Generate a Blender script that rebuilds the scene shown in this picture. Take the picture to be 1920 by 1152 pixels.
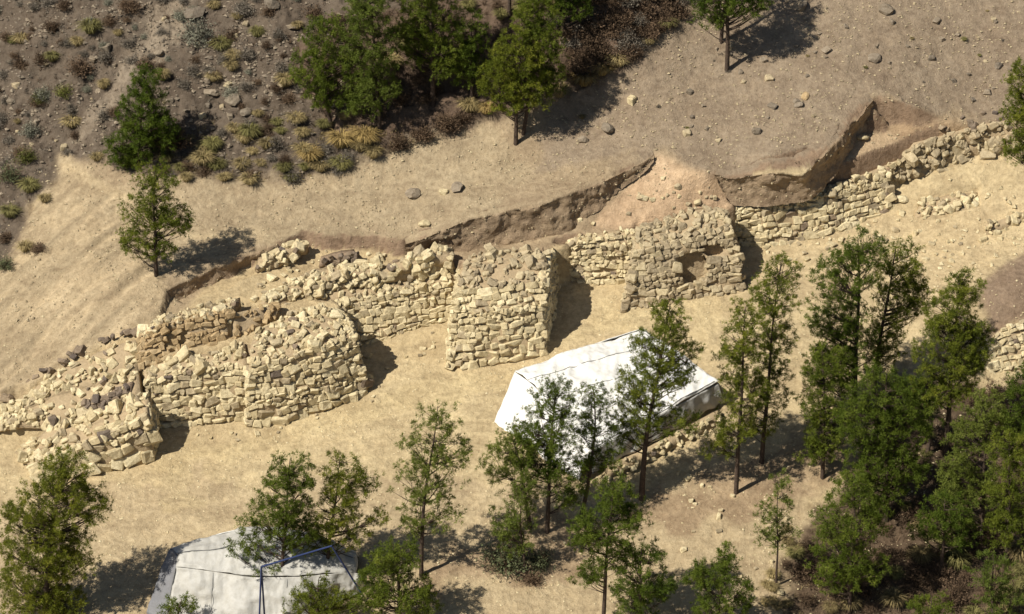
import bpy, bmesh, math, random
import numpy as np
from mathutils import Vector, Matrix

random.seed(7)
rng = np.random.default_rng(7)
for _o in list(bpy.data.objects):
    bpy.data.objects.remove(_o)
scene = bpy.context.scene
COL = scene.collection

# ------------------------------------------------------------------ camera
TH = math.radians(32.0)          # downward pitch
DIST = 130.0
FPX = 960.0 * DIST / 21.0        # focal length in photograph pixels (1920 wide)
S_, C_ = math.sin(TH), math.cos(TH)
CAM = np.array([0.0, -DIST * C_, DIST * S_])
cam_data = bpy.data.cameras.new('camera')
cam = bpy.data.objects.new('camera', cam_data)
COL.objects.link(cam)
cam.location = CAM
cam.rotation_euler = (math.pi / 2 - TH, 0, 0)
cam_data.sensor_width = 36.0
cam_data.lens = 36.0 * FPX / 1920.0
cam_data.clip_end = 2000.0
scene.camera = cam

# ------------------------------------------------------------------ sky, sun, exposure
SUN = np.array([0.72, 0.46, -1.0])
SUN = SUN / np.linalg.norm(SUN)
world = bpy.data.worlds.new('World')
scene.world = world
world.use_nodes = True
wn = world.node_tree.nodes
wl = world.node_tree.links
wn.clear()
sky = wn.new('ShaderNodeTexSky')
sky.sky_type = 'NISHITA'
sky.sun_disc = False
sky.sun_elevation = math.asin(-SUN[2])
sky.sun_rotation = math.atan2(-SUN[0], -SUN[1]) % (2 * math.pi)
bg = wn.new('ShaderNodeBackground')
bg.inputs['Strength'].default_value = 0.05
wo = wn.new('ShaderNodeOutputWorld')
wl.new(sky.outputs[0], bg.inputs[0])
wl.new(bg.outputs[0], wo.inputs[0])
sun_data = bpy.data.lights.new('sun', 'SUN')
sun_data.energy = 5.0
sun_data.angle = math.radians(0.53)
sun_data.color = (1.0, 0.945, 0.85)
sun = bpy.data.objects.new('sun', sun_data)
COL.objects.link(sun)
sun.rotation_euler = Vector(SUN).to_track_quat('-Z', 'Y').to_euler()
scene.view_settings.view_transform = 'Standard'
scene.view_settings.look = 'None'
scene.view_settings.exposure = 0.16
scene.view_settings.gamma = 1.0
scene.view_settings.use_curve_mapping = False
scene.render.engine = 'CYCLES'
scene.cycles.max_bounces = 5
scene.cycles.diffuse_bounces = 2
scene.cycles.transparent_max_bounces = 4

# ------------------------------------------------------------------ survey helpers
TA, TB = 0.06, 0.22              # the dig terrace: z = TA*x + TB*y


def ray(px, py):
    return np.array([(px - 960.0) / FPX,
                     C_ - (py - 576.0) / FPX * S_ * 1.0,
                     -S_ - (py - 576.0) / FPX * C_])


def P(px, py, h=0.0):
    """Survey point: h metres above the plane of the terrace, sighted at (px, py)."""
    d = ray(px, py)
    t = (TA * CAM[0] + TB * CAM[1] + h - CAM[2]) / (d[2] - TA * d[0] - TB * d[1])
    return CAM + t * d


def proj(x, y, z):
    X = x - CAM[0]; Y = y - CAM[1]; Z = z - CAM[2]
    dep = Y * C_ - Z * S_
    return 960.0 + FPX * X / dep, 576.0 - FPX * (Y * S_ + Z * C_) / dep


def vnoise(x, y, seed=0):
    x = np.asarray(x, float); y = np.asarray(y, float)
    tab = np.random.default_rng(1000 + seed).random(4096)
    xi = np.floor(x).astype(np.int64); yi = np.floor(y).astype(np.int64)
    fx = x - xi; fy = y - yi
    fx = fx * fx * (3 - 2 * fx); fy = fy * fy * (3 - 2 * fy)

    def h(a, b):
        return tab[((a * 73856093) ^ (b * 19349663)) & 4095]
    return ((h(xi, yi) * (1 - fx) + h(xi + 1, yi) * fx) * (1 - fy) +
            (h(xi, yi + 1) * (1 - fx) + h(xi + 1, yi + 1) * fx) * fy) * 2 - 1


def fbm(x, y, octs=4, seed=0, gain=0.5):
    o = 0; a = 1.0; f = 1.0
    for k in range(octs):
        o = o + a * vnoise(x * f + 17.3 * k, y * f - 9.1 * k, seed + k)
        a *= gain; f *= 2.03
    return o


def tps(pts):
    """Smooth height surface through survey points (px, py, h above terrace plane)."""
    w = np.array([P(*p) for p in pts])
    xy = w[:, :2]; h = np.array([p[2] for p in pts], float)
    n = len(pts)

    def K(r2):
        return np.where(r2 > 1e-9, 0.5 * r2 * np.log(np.maximum(r2, 1e-9)), 0.0)
    d2 = ((xy[:, None] - xy[None]) ** 2).sum(-1)
    A = np.zeros((n + 3, n + 3))
    A[:n, :n] = K(d2) + np.eye(n) * 0.03
    A[:n, n] = 1; A[:n, n + 1:] = xy
    A[n, :n] = 1; A[n + 1:, :n] = xy.T
    c = np.linalg.solve(A, np.concatenate([h, np.zeros(3)]))

    def f(x, y):
        o = c[n] + c[n + 1] * x + c[n + 2] * y
        for k in range(n):
            o = o + c[k] * K((x - xy[k, 0]) ** 2 + (y - xy[k, 1]) ** 2)
        return o
    return f


# ------------------------------------------------------------------ materials
def new_mat(name):
    m = bpy.data.materials.new(name)
    m.use_nodes = True
    nt = m.node_tree
    b = nt.nodes['Principled BSDF']
    b.inputs['Specular IOR Level'].default_value = 0.15
    b.inputs['Roughness'].default_value = 0.9
    return m, nt, b


def N(nt, t, **kw):
    n = nt.nodes.new(t)
    for k, v in kw.items():
        setattr(n, k, v)
    return n


def noise_node(nt, scale, detail=4, rough=0.6, coord=None):
    n = N(nt, 'ShaderNodeTexNoise')
    n.inputs['Scale'].default_value = scale
    n.inputs['Detail'].default_value = detail
    n.inputs['Roughness'].default_value = rough
    if coord is not None:
        nt.links.new(coord, n.inputs['Vector'])
    return n


def ramp(nt, src, stops):
    r = N(nt, 'ShaderNodeValToRGB')
    e = r.color_ramp.elements
    while len(e) < len(stops):
        e.new(0.5)
    for k, (p, c) in enumerate(stops):
        e[k].position = p
        e[k].color = (*c, 1) if len(c) == 3 else c
    nt.links.new(src, r.inputs[0])
    return r


def mix(nt, a, b, fac, mode='MIX'):
    m = N(nt, 'ShaderNodeMix', data_type='RGBA', blend_type=mode)
    for sock, v in ((m.inputs[0], fac), (m.inputs[6], a), (m.inputs[7], b)):
        if isinstance(v, (int, float)):
            sock.default_value = v
        elif isinstance(v, tuple):
            sock.default_value = (*v, 1)
        else:
            nt.links.new(v, sock)
    return m.outputs[2]


def bump(nt, b, src, strength, dist, prev=None):
    n = N(nt, 'ShaderNodeBump')
    n.inputs['Strength'].default_value = strength
    n.inputs['Distance'].default_value = dist
    nt.links.new(src, n.inputs['Height'])
    if prev is not None:
        nt.links.new(prev.outputs[0], n.inputs['Normal'])
    nt.links.new(n.outputs[0], b.inputs['Normal'])
    return n


MAT = {}


def mat_ground():
    m, nt, b = new_mat('soil')
    pos = N(nt, 'ShaderNodeNewGeometry').outputs['Position']
    vc = N(nt, 'ShaderNodeVertexColor', layer_name='soil')
    n1 = noise_node(nt, 0.55, 5, 0.62, pos)
    n2 = noise_node(nt, 5.0, 5, 0.65, pos)
    n3 = noise_node(nt, 26.0, 4, 0.7, pos)
    c = mix(nt, vc.outputs[0], ramp(nt, n1.outputs[0], [(0.3, (0.86, 0.83, 0.80)), (0.7, (1.10, 1.10, 1.08))]).outputs[0], 1.0, 'MULTIPLY')
    c = mix(nt, c, ramp(nt, n2.outputs[0], [(0.32, (0.76, 0.73, 0.7)), (0.68, (1.16, 1.16, 1.16))]).outputs[0], 0.9, 'MULTIPLY')
    c = mix(nt, c, ramp(nt, n3.outputs[0], [(0.3, (0.78, 0.76, 0.73)), (0.55, (1, 1, 1)), (0.75, (1.2, 1.2, 1.18))]).outputs[0], 0.8, 'MULTIPLY')
    mp = N(nt, 'ShaderNodeMapping'); mp.inputs['Rotation'].default_value = (0, 0, -0.35); mp.inputs['Scale'].default_value = (0.5, 1.2, 1.0)
    nt.links.new(pos, mp.inputs[0])
    n4 = noise_node(nt, 1.5, 6, 0.62, mp.outputs[0])
    n4.inputs['Distortion'].default_value = 0.7
    c = mix(nt, c, ramp(nt, n4.outputs[0], [(0.34, (0.82, 0.80, 0.79)), (0.5, (1, 1, 1)), (0.68, (1.12, 1.11, 1.09))]).outputs[0], 0.9, 'MULTIPLY')
    vo = N(nt, 'ShaderNodeTexVoronoi'); vo.inputs['Scale'].default_value = 11.0
    nt.links.new(pos, vo.inputs['Vector'])
    peb = ramp(nt, vo.outputs['Distance'], [(0.14, (1, 1, 1)), (0.24, (0, 0, 0))])
    sepc = N(nt, 'ShaderNodeSeparateColor'); nt.links.new(vo.outputs['Color'], sepc.inputs[0])
    pick = ramp(nt, sepc.outputs[0], [(0.6, (0, 0, 0)), (0.66, (1, 1, 1))])
    pm = mix(nt, peb.outputs[0], pick.outputs[0], 1.0, 'MULTIPLY')
    c = mix(nt, c, mix(nt, c, (1.4, 1.38, 1.32), 1.0, 'MULTIPLY'), pm)
    nt.links.new(c, b.inputs['Base Color'])
    bb = bump(nt, b, n3.outputs[0], 0.55, 0.05)
    bb = bump(nt, b, n2.outputs[0], 0.6, 0.14, bb)
    bb = bump(nt, b, n4.outputs[0], 0.45, 0.2, bb)
    bump(nt, b, pm, 0.5, 0.03, bb)
    return m


def mat_stone(name, cols, grain=1.0):
    m, nt, b = new_mat(name)
    oi = N(nt, 'ShaderNodeObjectInfo')
    ge = N(nt, 'ShaderNodeNewGeometry')
    add = N(nt, 'ShaderNodeMath', operation='ADD')
    fr = N(nt, 'ShaderNodeMath', operation='FRACT')
    nt.links.new(oi.outputs['Random'], add.inputs[0])
    nt.links.new(ge.outputs['Random Per Island'], add.inputs[1])
    nt.links.new(add.outputs[0], fr.inputs[0])
    k = len(cols)
    r = ramp(nt, fr.outputs[0], [(i / (k - 1), c) for i, c in enumerate(cols)])
    pos = ge.outputs['Position']
    n1 = noise_node(nt, 7.0, 5, 0.65, pos)
    n2 = noise_node(nt, 38.0, 4, 0.7, pos)
    c = mix(nt, r.outputs[0], ramp(nt, n1.outputs[0], [(0.3, (0.66, 0.62, 0.56)), (0.68, (1.14, 1.14, 1.14))]).outputs[0], 0.9, 'MULTIPLY')
    c = mix(nt, c, ramp(nt, n2.outputs[0], [(0.32, (0.72, 0.7, 0.66)), (0.6, (1.08, 1.08, 1.08))]).outputs[0], 0.8, 'MULTIPLY')
    nt.links.new(c, b.inputs['Base Color'])
    bb = bump(nt, b, n1.outputs[0], 0.7, 0.06 * grain)
    bump(nt, b, n2.outputs[0], 0.5, 0.02 * grain, bb)
    return m


def mat_needles(name, c1, c2, c3):
    m, nt, b = new_mat(name)
    ge = N(nt, 'ShaderNodeNewGeometry')
    oi = N(nt, 'ShaderNodeObjectInfo')
    n1 = noise_node(nt, 1.6, 3, 0.6, ge.outputs['Position'])
    r = ramp(nt, n1.outputs[0], [(0.3, c1), (0.52, c2), (0.72, c3)])
    v = ramp(nt, oi.outputs['Random'], [(0.0, (0.68, 0.80, 0.72)), (0.5, (0.95, 1.0, 1.0)), (1.0, (1.2, 1.1, 0.95))])
    c = mix(nt, r.outputs[0], v.outputs[0], 1.0, 'MULTIPLY')
    i = ramp(nt, ge.outputs['Random Per Island'], [(0.0, (0.7, 0.75, 0.7)), (1.0, (1.25, 1.2, 1.15))])
    c = mix(nt, c, i.outputs[0], 1.0, 'MULTIPLY')
    nt.links.new(c, b.inputs['Base Color'])
    b.inputs['Roughness'].default_value = 0.6
    b.inputs['Specular IOR Level'].default_value = 0.12
    tr = N(nt, 'ShaderNodeBsdfTranslucent')
    nt.links.new(mix(nt, c, (1.3, 1.35, 0.6), 1.0, 'MULTIPLY'), tr.inputs['Color'])
    ms = N(nt, 'ShaderNodeMixShader'); ms.inputs[0].default_value = 0.2
    nt.links.new(b.outputs[0], ms.inputs[1]); nt.links.new(tr.outputs[0], ms.inputs[2])
    nt.links.new(ms.outputs[0], nt.nodes['Material Output'].inputs['Surface'])
    return m


def mat_plain(name, c1, c2, scale=6.0, rough=0.9, bumps=0.4, bd=0.03, per_obj=0.0):
    m, nt, b = new_mat(name)
    ge = N(nt, 'ShaderNodeNewGeometry')
    n1 = noise_node(nt, scale, 5, 0.65, ge.outputs['Position'])
    r = ramp(nt, n1.outputs[0], [(0.3, c1), (0.7, c2)])
    c = r.outputs[0]
    if per_obj:
        oi = N(nt, 'ShaderNodeObjectInfo')
        v = ramp(nt, oi.outputs['Random'], [(0.0, (1 - per_obj,) * 3), (1.0, (1 + per_obj,) * 3)])
        c = mix(nt, c, v.outputs[0], 1.0, 'MULTIPLY')
        i = ramp(nt, ge.outputs['Random Per Island'], [(0.0, (0.65, 0.65, 0.65)), (1.0, (1.3, 1.3, 1.3))])
        c = mix(nt, c, i.outputs[0], 1.0, 'MULTIPLY')
    nt.links.new(c, b.inputs['Base Color'])
    b.inputs['Roughness'].default_value = rough
    if bumps:
        bump(nt, b, n1.outputs[0], bumps, bd)
    return m


MAT['soil'] = mat_ground()
MAT['pale'] = mat_stone('pale_limestone', [(0.60, 0.505, 0.31), (0.71, 0.61, 0.39), (0.50, 0.415, 0.25), (0.75, 0.655, 0.43), (0.63, 0.525, 0.32)])
MAT['grey'] = mat_stone('grey_limestone', [(0.43, 0.355, 0.23), (0.53, 0.44, 0.285), (0.33, 0.27, 0.18), (0.48, 0.40, 0.26), (0.58, 0.49, 0.31)])
MAT['ochre'] = mat_stone('ochre_stone', [(0.44, 0.32, 0.175), (0.52, 0.39, 0.22), (0.36, 0.26, 0.14), (0.57, 0.44, 0.26)])
MAT['dark'] = mat_stone('dark_stone', [(0.20, 0.16, 0.125), (0.30, 0.23, 0.16), (0.14, 0.115, 0.10), (0.36, 0.28, 0.19)])
MAT['slate'] = mat_stone('hill_rock', [(0.25, 0.205, 0.15), (0.35, 0.29, 0.215), (0.19, 0.16, 0.125), (0.30, 0.25, 0.185)])
MAT['core'] = mat_plain('earth_mortar', (0.33, 0.25, 0.15), (0.47, 0.36, 0.22), 9.0, 0.95, 0.7, 0.06)
MAT['core_dark'] = mat_plain('dark_earth', (0.20, 0.145, 0.10), (0.34, 0.25, 0.165), 9.0, 0.95, 0.7, 0.06)
MAT['bark'] = mat_plain('pine_bark', (0.045, 0.033, 0.026), (0.12, 0.085, 0.062), 14.0, 0.95, 0.8, 0.03)
MAT['needle'] = mat_needles('pine_needles', (0.065, 0.088, 0.011), (0.12, 0.148, 0.02), (0.22, 0.24, 0.038))
MAT['needle_olive'] = mat_needles('olive_needles', (0.10, 0.12, 0.02), (0.15, 0.172, 0.033), (0.215, 0.235, 0.055))


# ------------------------------------------------------------------ scene-graph helpers
def tag(o, label=None, cat=None, group=None, kind=None):
    if label: o['label'] = label
    if cat: o['category'] = cat
    if group: o['group'] = group
    if kind: o['kind'] = kind
    return o


def empty(name, loc, label, cat, group=None):
    o = bpy.data.objects.new(name, None)
    o.empty_display_size = 0.2
    COL.objects.link(o)
    o.location = loc
    return tag(o, label, cat, group)


def mesh_np(name, V, F, mat=None, smooth=False):
    """V (n,3); F (m,3) or (m,4) int array, or list of such arrays."""
    Fs = F if isinstance(F, list) else [F]
    Fs = [f for f in Fs if len(f)]
    me = bpy.data.meshes.new(name)
    me.vertices.add(len(V))
    me.vertices.foreach_set('co', np.asarray(V, np.float32).ravel())
    tot = sum(f.size for f in Fs)
    me.loops.add(tot)
    me.loops.foreach_set('vertex_index', np.concatenate([f.ravel() for f in Fs]).astype(np.int32))
    cnt = np.concatenate([np.full(len(f), f.shape[1]) for f in Fs]).astype(np.int32)
    me.polygons.add(len(cnt))
    st = np.concatenate([[0], np.cumsum(cnt)[:-1]]).astype(np.int32)
    me.polygons.foreach_set('loop_start', st)
    me.polygons.foreach_set('loop_total', cnt)
    me.polygons.foreach_set('use_smooth', np.full(len(cnt), smooth))
    me.update(calc_edges=True)
    if mat: me.materials.append(mat)
    return me


def obj(name, me, parent=None, loc=None):
    o = bpy.data.objects.new(name, me)
    COL.objects.link(o)
    if parent is not None: o.parent = parent
    if loc is not None: o.location = loc
    return o


# ------------------------------------------------------------------ the terrain
U_PTS = [
    (760, 455, 2.5), (857, 413, 3.0), (1022, 375, 3.25), (1130, 335, 3.4), (1225, 287, 3.6), (1378, 331, 3.1), (1300, 308, 3.35), (1340, 318, 3.22), (1440, 318, 3.35),
    (1505, 322, 3.2), (1560, 262, 3.6), (1632, 180, 3.9), (1720, 203, 3.3), (1800, 242, 2.55), (1850, 237, 2.45), (1900, 225, 2.55), (1960, 216, 2.6), (2050, 210, 2.6), (1770, 150, 3.35),
    (480, 472, 2.75), (320, 542, 2.75), (293, 517, 2.85), (600, 450, 2.7), (300, 420, 3.0), (500, 380, 3.0), (700, 330, 3.3),
    (900, 260, 3.7), (1100, 180, 4.3), (1280, 60, 5.3), (230, 360, 3.2), (110, 295, 3.3),
    (250, 600, 2.75), (150, 650, 2.1), (30, 742, 1.2), (0, 600, 1.7), (100, 480, 2.5), (0, 450, 2.1), (-150, 640, 0.6), (-150, 450, 0.9),
    (0, 340, 2.4), (-150, 200, 2.2), (0, 150, 4.1), (0, 0, 5.6), (200, 200, 4.4), (200, 0, 6.3), (400, 220, 4.5), (400, 0, 6.8), (600, 200, 4.8), (650, 0, 7.0),
    (850, 150, 5.1), (850, 0, 7.0), (1050, 60, 6.0), (1150, 0, 6.8), (1290, 0, 5.9),
    (1500, 150, 4.25), (1400, 0, 5.4), (1700, 50, 4.5), (1900, 0, 4.3), (2050, 100, 3.3), (1900, 130, 3.2),
    (300, 1000, 0.5), (1000, 900, 0.5), (1800, 900, 0.5), (-200, 1000, 0.2), (2050, 500, 1.5)]
L_PTS = [
    (-200, 1000, -0.2), (0, 1000, 0), (0, 840, 0.0), (-100, 800, 0.2), (500, 1000, 0), (500, 830, 0), (900, 800, 0), (1000, 620, 0), (1300, 600, 0), (1500, 500, 0), (1700, 420, 0.05),
    (700, 700, 0), (1250, 750, 0), (1000, 860, 0), (1900, 440, 0.3), (1720, 345, 0.75), (1900, 320, 1.1), (1330, 960, -0.75), (1180, 950, -0.65), (1000, 1100, -0.5), (800, 1100, -0.1),
    (1500, 900, -0.9), (1480, 640, 0.0), (1700, 850, -1.2), (1900, 900, -1.5), (1600, 1150, -1.8), (1900, 1150, -2.2), (1300, 1150, -1.0), (700, 1152, -0.3), (0, 1152, -0.2),
    (1600, 700, -0.4), (1870, 585, 0.35), (1950, 560, 0.5), (1860, 720, -1.2), (1960, 720, -1.2), (1780, 620, 0.05), (1920, 480, 0.4),
    (1130, 925, -0.6), (1370, 800, -0.45), (1230, 890, -0.6)]
Uf, Lf = tps(U_PTS), tps(L_PTS)

DX = 0.09
X0, X1, Y0, Y1 = -26.0, 26.0, -20.0, 17.0
gx = np.arange(X0, X1 + 1e-6, DX); gy = np.arange(Y0, Y1 + 1e-6, DX)
NX, NY = len(gx), len(gy)
GX, GY = np.meshgrid(gx, gy)          # [iy, ix]
BASE = TA * GX + TB * GY


def in_poly(x, y, poly):
    c = np.zeros(np.shape(x), bool)
    n = len(poly)
    for i in range(n):
        x1, y1 = poly[i]; x2, y2 = poly[(i + 1) % n]
        if y1 == y2: continue
        c ^= ((y1 > y) != (y2 > y)) & (x < (x2 - x1) * (y - y1) / (y2 - y1) + x1)
    return c


def raster(A, B, Cc, Z, mode='set'):
    xs = [A[0], B[0], Cc[0]]; ys = [A[1], B[1], Cc[1]]
    i0 = max(0, int((min(xs) - X0) / DX)); i1 = min(NX - 1, int((max(xs) - X0) / DX) + 1)
    j0 = max(0, int((min(ys) - Y0) / DX)); j1 = min(NY - 1, int((max(ys) - Y0) / DX) + 1)
    if i1 <= i0 or j1 <= j0: return
    x = GX[j0:j1 + 1, i0:i1 + 1]; y = GY[j0:j1 + 1, i0:i1 + 1]
    d = (B[1] - Cc[1]) * (A[0] - Cc[0]) + (Cc[0] - B[0]) * (A[1] - Cc[1])
    if abs(d) < 1e-9: return
    l1 = ((B[1] - Cc[1]) * (x - Cc[0]) + (Cc[0] - B[0]) * (y - Cc[1])) / d
    l2 = ((Cc[1] - A[1]) * (x - Cc[0]) + (A[0] - Cc[0]) * (y - Cc[1])) / d
    l3 = 1 - l1 - l2
    m = (l1 >= -1e-6) & (l2 >= -1e-6) & (l3 >= -1e-6)
    z = l1 * A[2] + l2 * B[2] + l3 * Cc[2]
    sub = Z[j0:j1 + 1, i0:i1 + 1]
    if mode == 'max':
        sub[m] = np.maximum(sub[m], z[m])
    elif mode == 'min':
        sub[m] = np.minimum(sub[m], z[m])
    else:
        sub[m] = z[m]


def raster_strip(rows, Z, mode='set', dz=0.0):
    """rows: list of polylines of world points (same count)."""
    off = np.array([0, 0, dz])
    for r in range(len(rows) - 1):
        for i in range(len(rows[r]) - 1):
            a, b, c, d = rows[r][i] + off, rows[r][i + 1] + off, rows[r + 1][i + 1] + off, rows[r + 1][i] + off
            raster(a, b, c, Z, mode); raster(a, c, d, Z, mode)


def W(rows):
    return [[P(*p) for p in r] for r in rows]


LPOLY_PX = [(-700, 1250), (-500, 960), (-100, 815), (25, 775), (140, 805), (262, 765), (300, 792), (470, 780), (600, 750), (650, 655),
            (700, 630), (862, 585), (858, 645), (1000, 650), (1036, 528), (1190, 515), (1190, 550), (1375, 530), (1385, 445), (1500, 435),
            (1600, 405), (1660, 385), (1668, 374), (1740, 356), (1800, 338), (1880, 330), (2100, 322), (2600, 300), (2600, 1800), (-700, 1800)]
LPOLY = [tuple(P(a, b, 0.0)[:2]) for a, b in LPOLY_PX]


def SU(px, py):
    """Survey point on the old, undug surface."""
    h = 3.0
    for _ in range(12):
        w = P(px, py, h)
        h = float(Uf(w[0], w[1]))
    return (px, py, h - .01)


# excavated ledges and floors behind the wall (rows front to back)
PATCHES = [
    # level ground under the eastern masonry
    [[(1030, 488, .8), (1180, 497, .8), (1300, 505, .8), (1364, 496, .5), (1381, 470, .3), (1392, 428, .5), (1500, 406, .8), (1662, 354, .8), (1705, 335, .8)],
     [(1036, 476, 1.4), (1195, 428, 1.7), (1320, 388, 1.8), (1358, 383, 1.75), (1376, 380, 1.65), (1394, 378, 1.65), (1505, 358, 1.7), (1694, 296, 1.6), (1730, 276, 1.7)]],
    # uncovered strip of ruins behind the western stretch
    [[(300, 600, 2.45), (440, 640, 2.2), (600, 580, 1.9), (700, 545, 1.8), (770, 525, 1.75)],
     [(318, 552, 2.35), (470, 492, 2.3), (570, 462, 2.15), (680, 466, 2.05), (757, 480, 1.8)]],
    # ledge below the first earth section
    [[(757, 525, 1.7), (860, 522, 1.7), (1005, 520, 1.7), (1034, 482, 1.7), (1090, 450, 1.75), (1190, 432, 1.85)],
     [(757, 480, 1.75), (858, 464, 1.7), (1012, 438, 1.73), (1040, 432, 1.77), (1110, 424, 1.85), (1190, 416, 1.95)]],
    # narrow ledge below the second earth section
    [[(1365, 398, 1.75), (1435, 388, 1.75), (1505, 370, 1.75), (1560, 352, 1.75)],
     [(1376, 372, 1.85), (1440, 372, 1.85), (1512, 360, 1.85), (1558, 326, 2.1)]],
    # sloping face of dug pinkish earth
    [[(1025, 437, 1.75), (1064, 435, 1.75), (1110, 431, 1.8), (1180, 424, 1.85), (1250, 415, 1.9), (1315, 403, 1.93), (1380, 391, 1.95), (1404, 386, 1.85)],
     [(1028, 433, 1.77), (1066, 425, 1.83), (1118, 386, 2.28), (1200, 372, 2.5), (1290, 358, 2.7), (1335, 366, 2.45), (1374, 383, 1.97), (1404, 383, 1.85)],
     [(1030, 431, 1.78), (1084, 404, 2.05), (1142, 356, 2.62), (1215, 330, 3.0), (1270, 332, 3.08), (1330, 342, 2.9), (1374, 377, 2.0), (1404, 380, 1.86)],
     [(1031, 430, 1.79), (1086, 403, 2.06), SU(1224, 290), SU(1250, 295), SU(1300, 312), SU(1340, 322), (1374, 369, 2.05), (1404, 375, 1.88)]],
    # eastern trench: slope, floor, gravel side
    [[(1512, 364, 1.75), (1600, 340, 1.75), (1690, 302, 1.75), (1740, 292, 1.6)],
     [(1558, 324, 2.15), (1610, 296, 2.3), (1690, 285, 2.1), (1740, 280, 1.85)],
     [(1588, 254, 2.7), (1632, 229, 2.75), (1712, 262, 2.35), (1760, 262, 2.2)],
     [SU(1634, 182), SU(1720, 206), SU(1780, 232), SU(1812, 244)]],
    # small step at the pine
    [[(345, 575, 2.15), (420, 545, 2.12), (490, 512, 2.1)],
     [(322, 560, 2.1), (395, 522, 2.08), (470, 494, 2.1)]],
]
# drawn on a grid three times finer and averaged down, so the cut edges stay clean
SS = 3
DXc, GXc, GYc, NXc, NYc, X0c, Y0c = DX, GX, GY, NX, NY, X0, Y0
UH, LH = Uf(GX, GY), Lf(GX, GY)


def upsample(a):
    n, m = a.shape
    fi = np.linspace(0, m - 1, (m - 1) * SS + 1); i = np.minimum(fi.astype(int), m - 2); f = fi - i
    a = a[:, i] * (1 - f) + a[:, i + 1] * f
    fj = np.linspace(0, n - 1, (n - 1) * SS + 1); j = np.minimum(fj.astype(int), n - 2); f = (fj - j)[:, None]
    return a[j] * (1 - f) + a[j + 1] * f


DX = DX / SS
NX, NY = (NXc - 1) * SS + 1, (NYc - 1) * SS + 1
GX, GY = np.meshgrid(X0 + DX * np.arange(NX), Y0 + DX * np.arange(NY))
BASEF = TA * GX + TB * GY
warp_x = upsample(0.10 * fbm(GXc * 1.3, GYc * 1.3, 3, 40)); warp_y = upsample(0.10 * fbm(GXc * 1.3, GYc * 1.3, 3, 50))
ZP = BASEF + np.where(in_poly(GX, GY, LPOLY), upsample(LH), upsample(UH))
for rows in PATCHES:
    raster_strip(W(rows), ZP)
wi_ = np.clip(np.round((GX + warp_x - X0) / DX).astype(int), 0, NX - 1)
wj_ = np.clip(np.round((GY + warp_y - Y0) / DX).astype(int), 0, NY - 1)
Z = BASEF + (ZP - BASEF)[wj_, wi_]


def blur(a, n=1):
    for _ in range(n):
        p = np.pad(a, 1, mode='edge')
        a = (p[1:-1, 1:-1] * 4 + (p[:-2, 1:-1] + p[2:, 1:-1] + p[1:-1, :-2] + p[1:-1, 2:]) * 2 +
             p[:-2, :-2] + p[:-2, 2:] + p[2:, :-2] + p[2:, 2:]) / 16
    return a



# ------------------------------------------------------------------ stone shapes
def make_stone_mesh(k, bev, jit, boxy):
    r = random.Random(100 + k)
    bm = bmesh.new()
    bmesh.ops.create_cube(bm, size=1.0)
    tx, ty = r.uniform(-.22, .22) * boxy, r.uniform(-.22, .22) * boxy
    for v in bm.verts:
        v.co.x *= 1 + tx * v.co.z * 2
        v.co.y *= 1 + ty * v.co.z * 2
        v.co += Vector((r.uniform(-1, 1), r.uniform(-1, 1), r.uniform(-1, 1))) * jit
    bmesh.ops.bevel(bm, geom=list(bm.edges), offset=bev, segments=1, profile=0.6, affect='EDGES')
    for v in bm.verts:
        v.co += Vector((r.uniform(-1, 1), r.uniform(-1, 1), r.uniform(-1, 1))) * jit * 0.4
    bmesh.ops.triangulate(bm, faces=list(bm.faces))
    bmesh.ops.recalc_face_normals(bm, faces=list(bm.faces))
    V = np.array([v.co[:] for v in bm.verts])
    F = np.array([[v.index for v in f.verts] for f in bm.faces])
    bm.free()
    return V, F


STONES = [make_stone_mesh(k, random.uniform(.11, .22), .15, 1.2) for k in range(16)]


def make_rock_mesh(k, flat=0.7, sub=2):
    r = random.Random(500 + k)
    bm = bmesh.new()
    bmesh.ops.create_icosphere(bm, subdivisions=sub, radius=0.5)
    planes = [(Vector((r.gauss(0, 1), r.gauss(0, 1), r.gauss(0, 1))).normalized(), r.uniform(.27, .42)) for _ in range(9)]
    for v in bm.verts:
        for n, d in planes:
            e = v.co.dot(n) - d
            if e > 0: v.co -= n * e * 0.9
        v.co *= 1 + r.uniform(-.11, .11)
        v.co.z *= flat
    V = np.array([v.co[:] for v in bm.verts])
    F = np.array([[v.index for v in f.verts] for f in bm.faces])
    bm.free()
    return V, F


ROCKS = [make_rock_mesh(k, random.uniform(.55, .85)) for k in range(8)]


def make_chip(k):
    r = random.Random(800 + k)
    V = np.array([(1, 0, 0), (-1, 0, 0), (0, 1, 0), (0, -1, 0), (0, 0, 1), (0, 0, -1)], float) * .5
    V += np.array([[r.uniform(-.16, .16) for _ in range(3)] for _ in range(6)])
    V[:, 2] *= .75
    F = np.array([(0, 2, 4), (2, 1, 4), (1, 3, 4), (3, 0, 4), (2, 0, 5), (1, 2, 5), (3, 1, 5), (0, 3, 5)])
    return V, F


PEB = [make_chip(k) for k in range(8)]
_cache = {}


def stone_me(kind, k, mname):
    key = (kind, k, mname)
    if key not in _cache:
        V, F = {'stone': STONES, 'rock': ROCKS, 'peb': PEB}[kind][k]
        _cache[key] = mesh_np(kind, V, F, MAT[mname])
    return _cache[key]


def rot_frame(t, n, u):
    return np.array([t, n, u]).T


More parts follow.
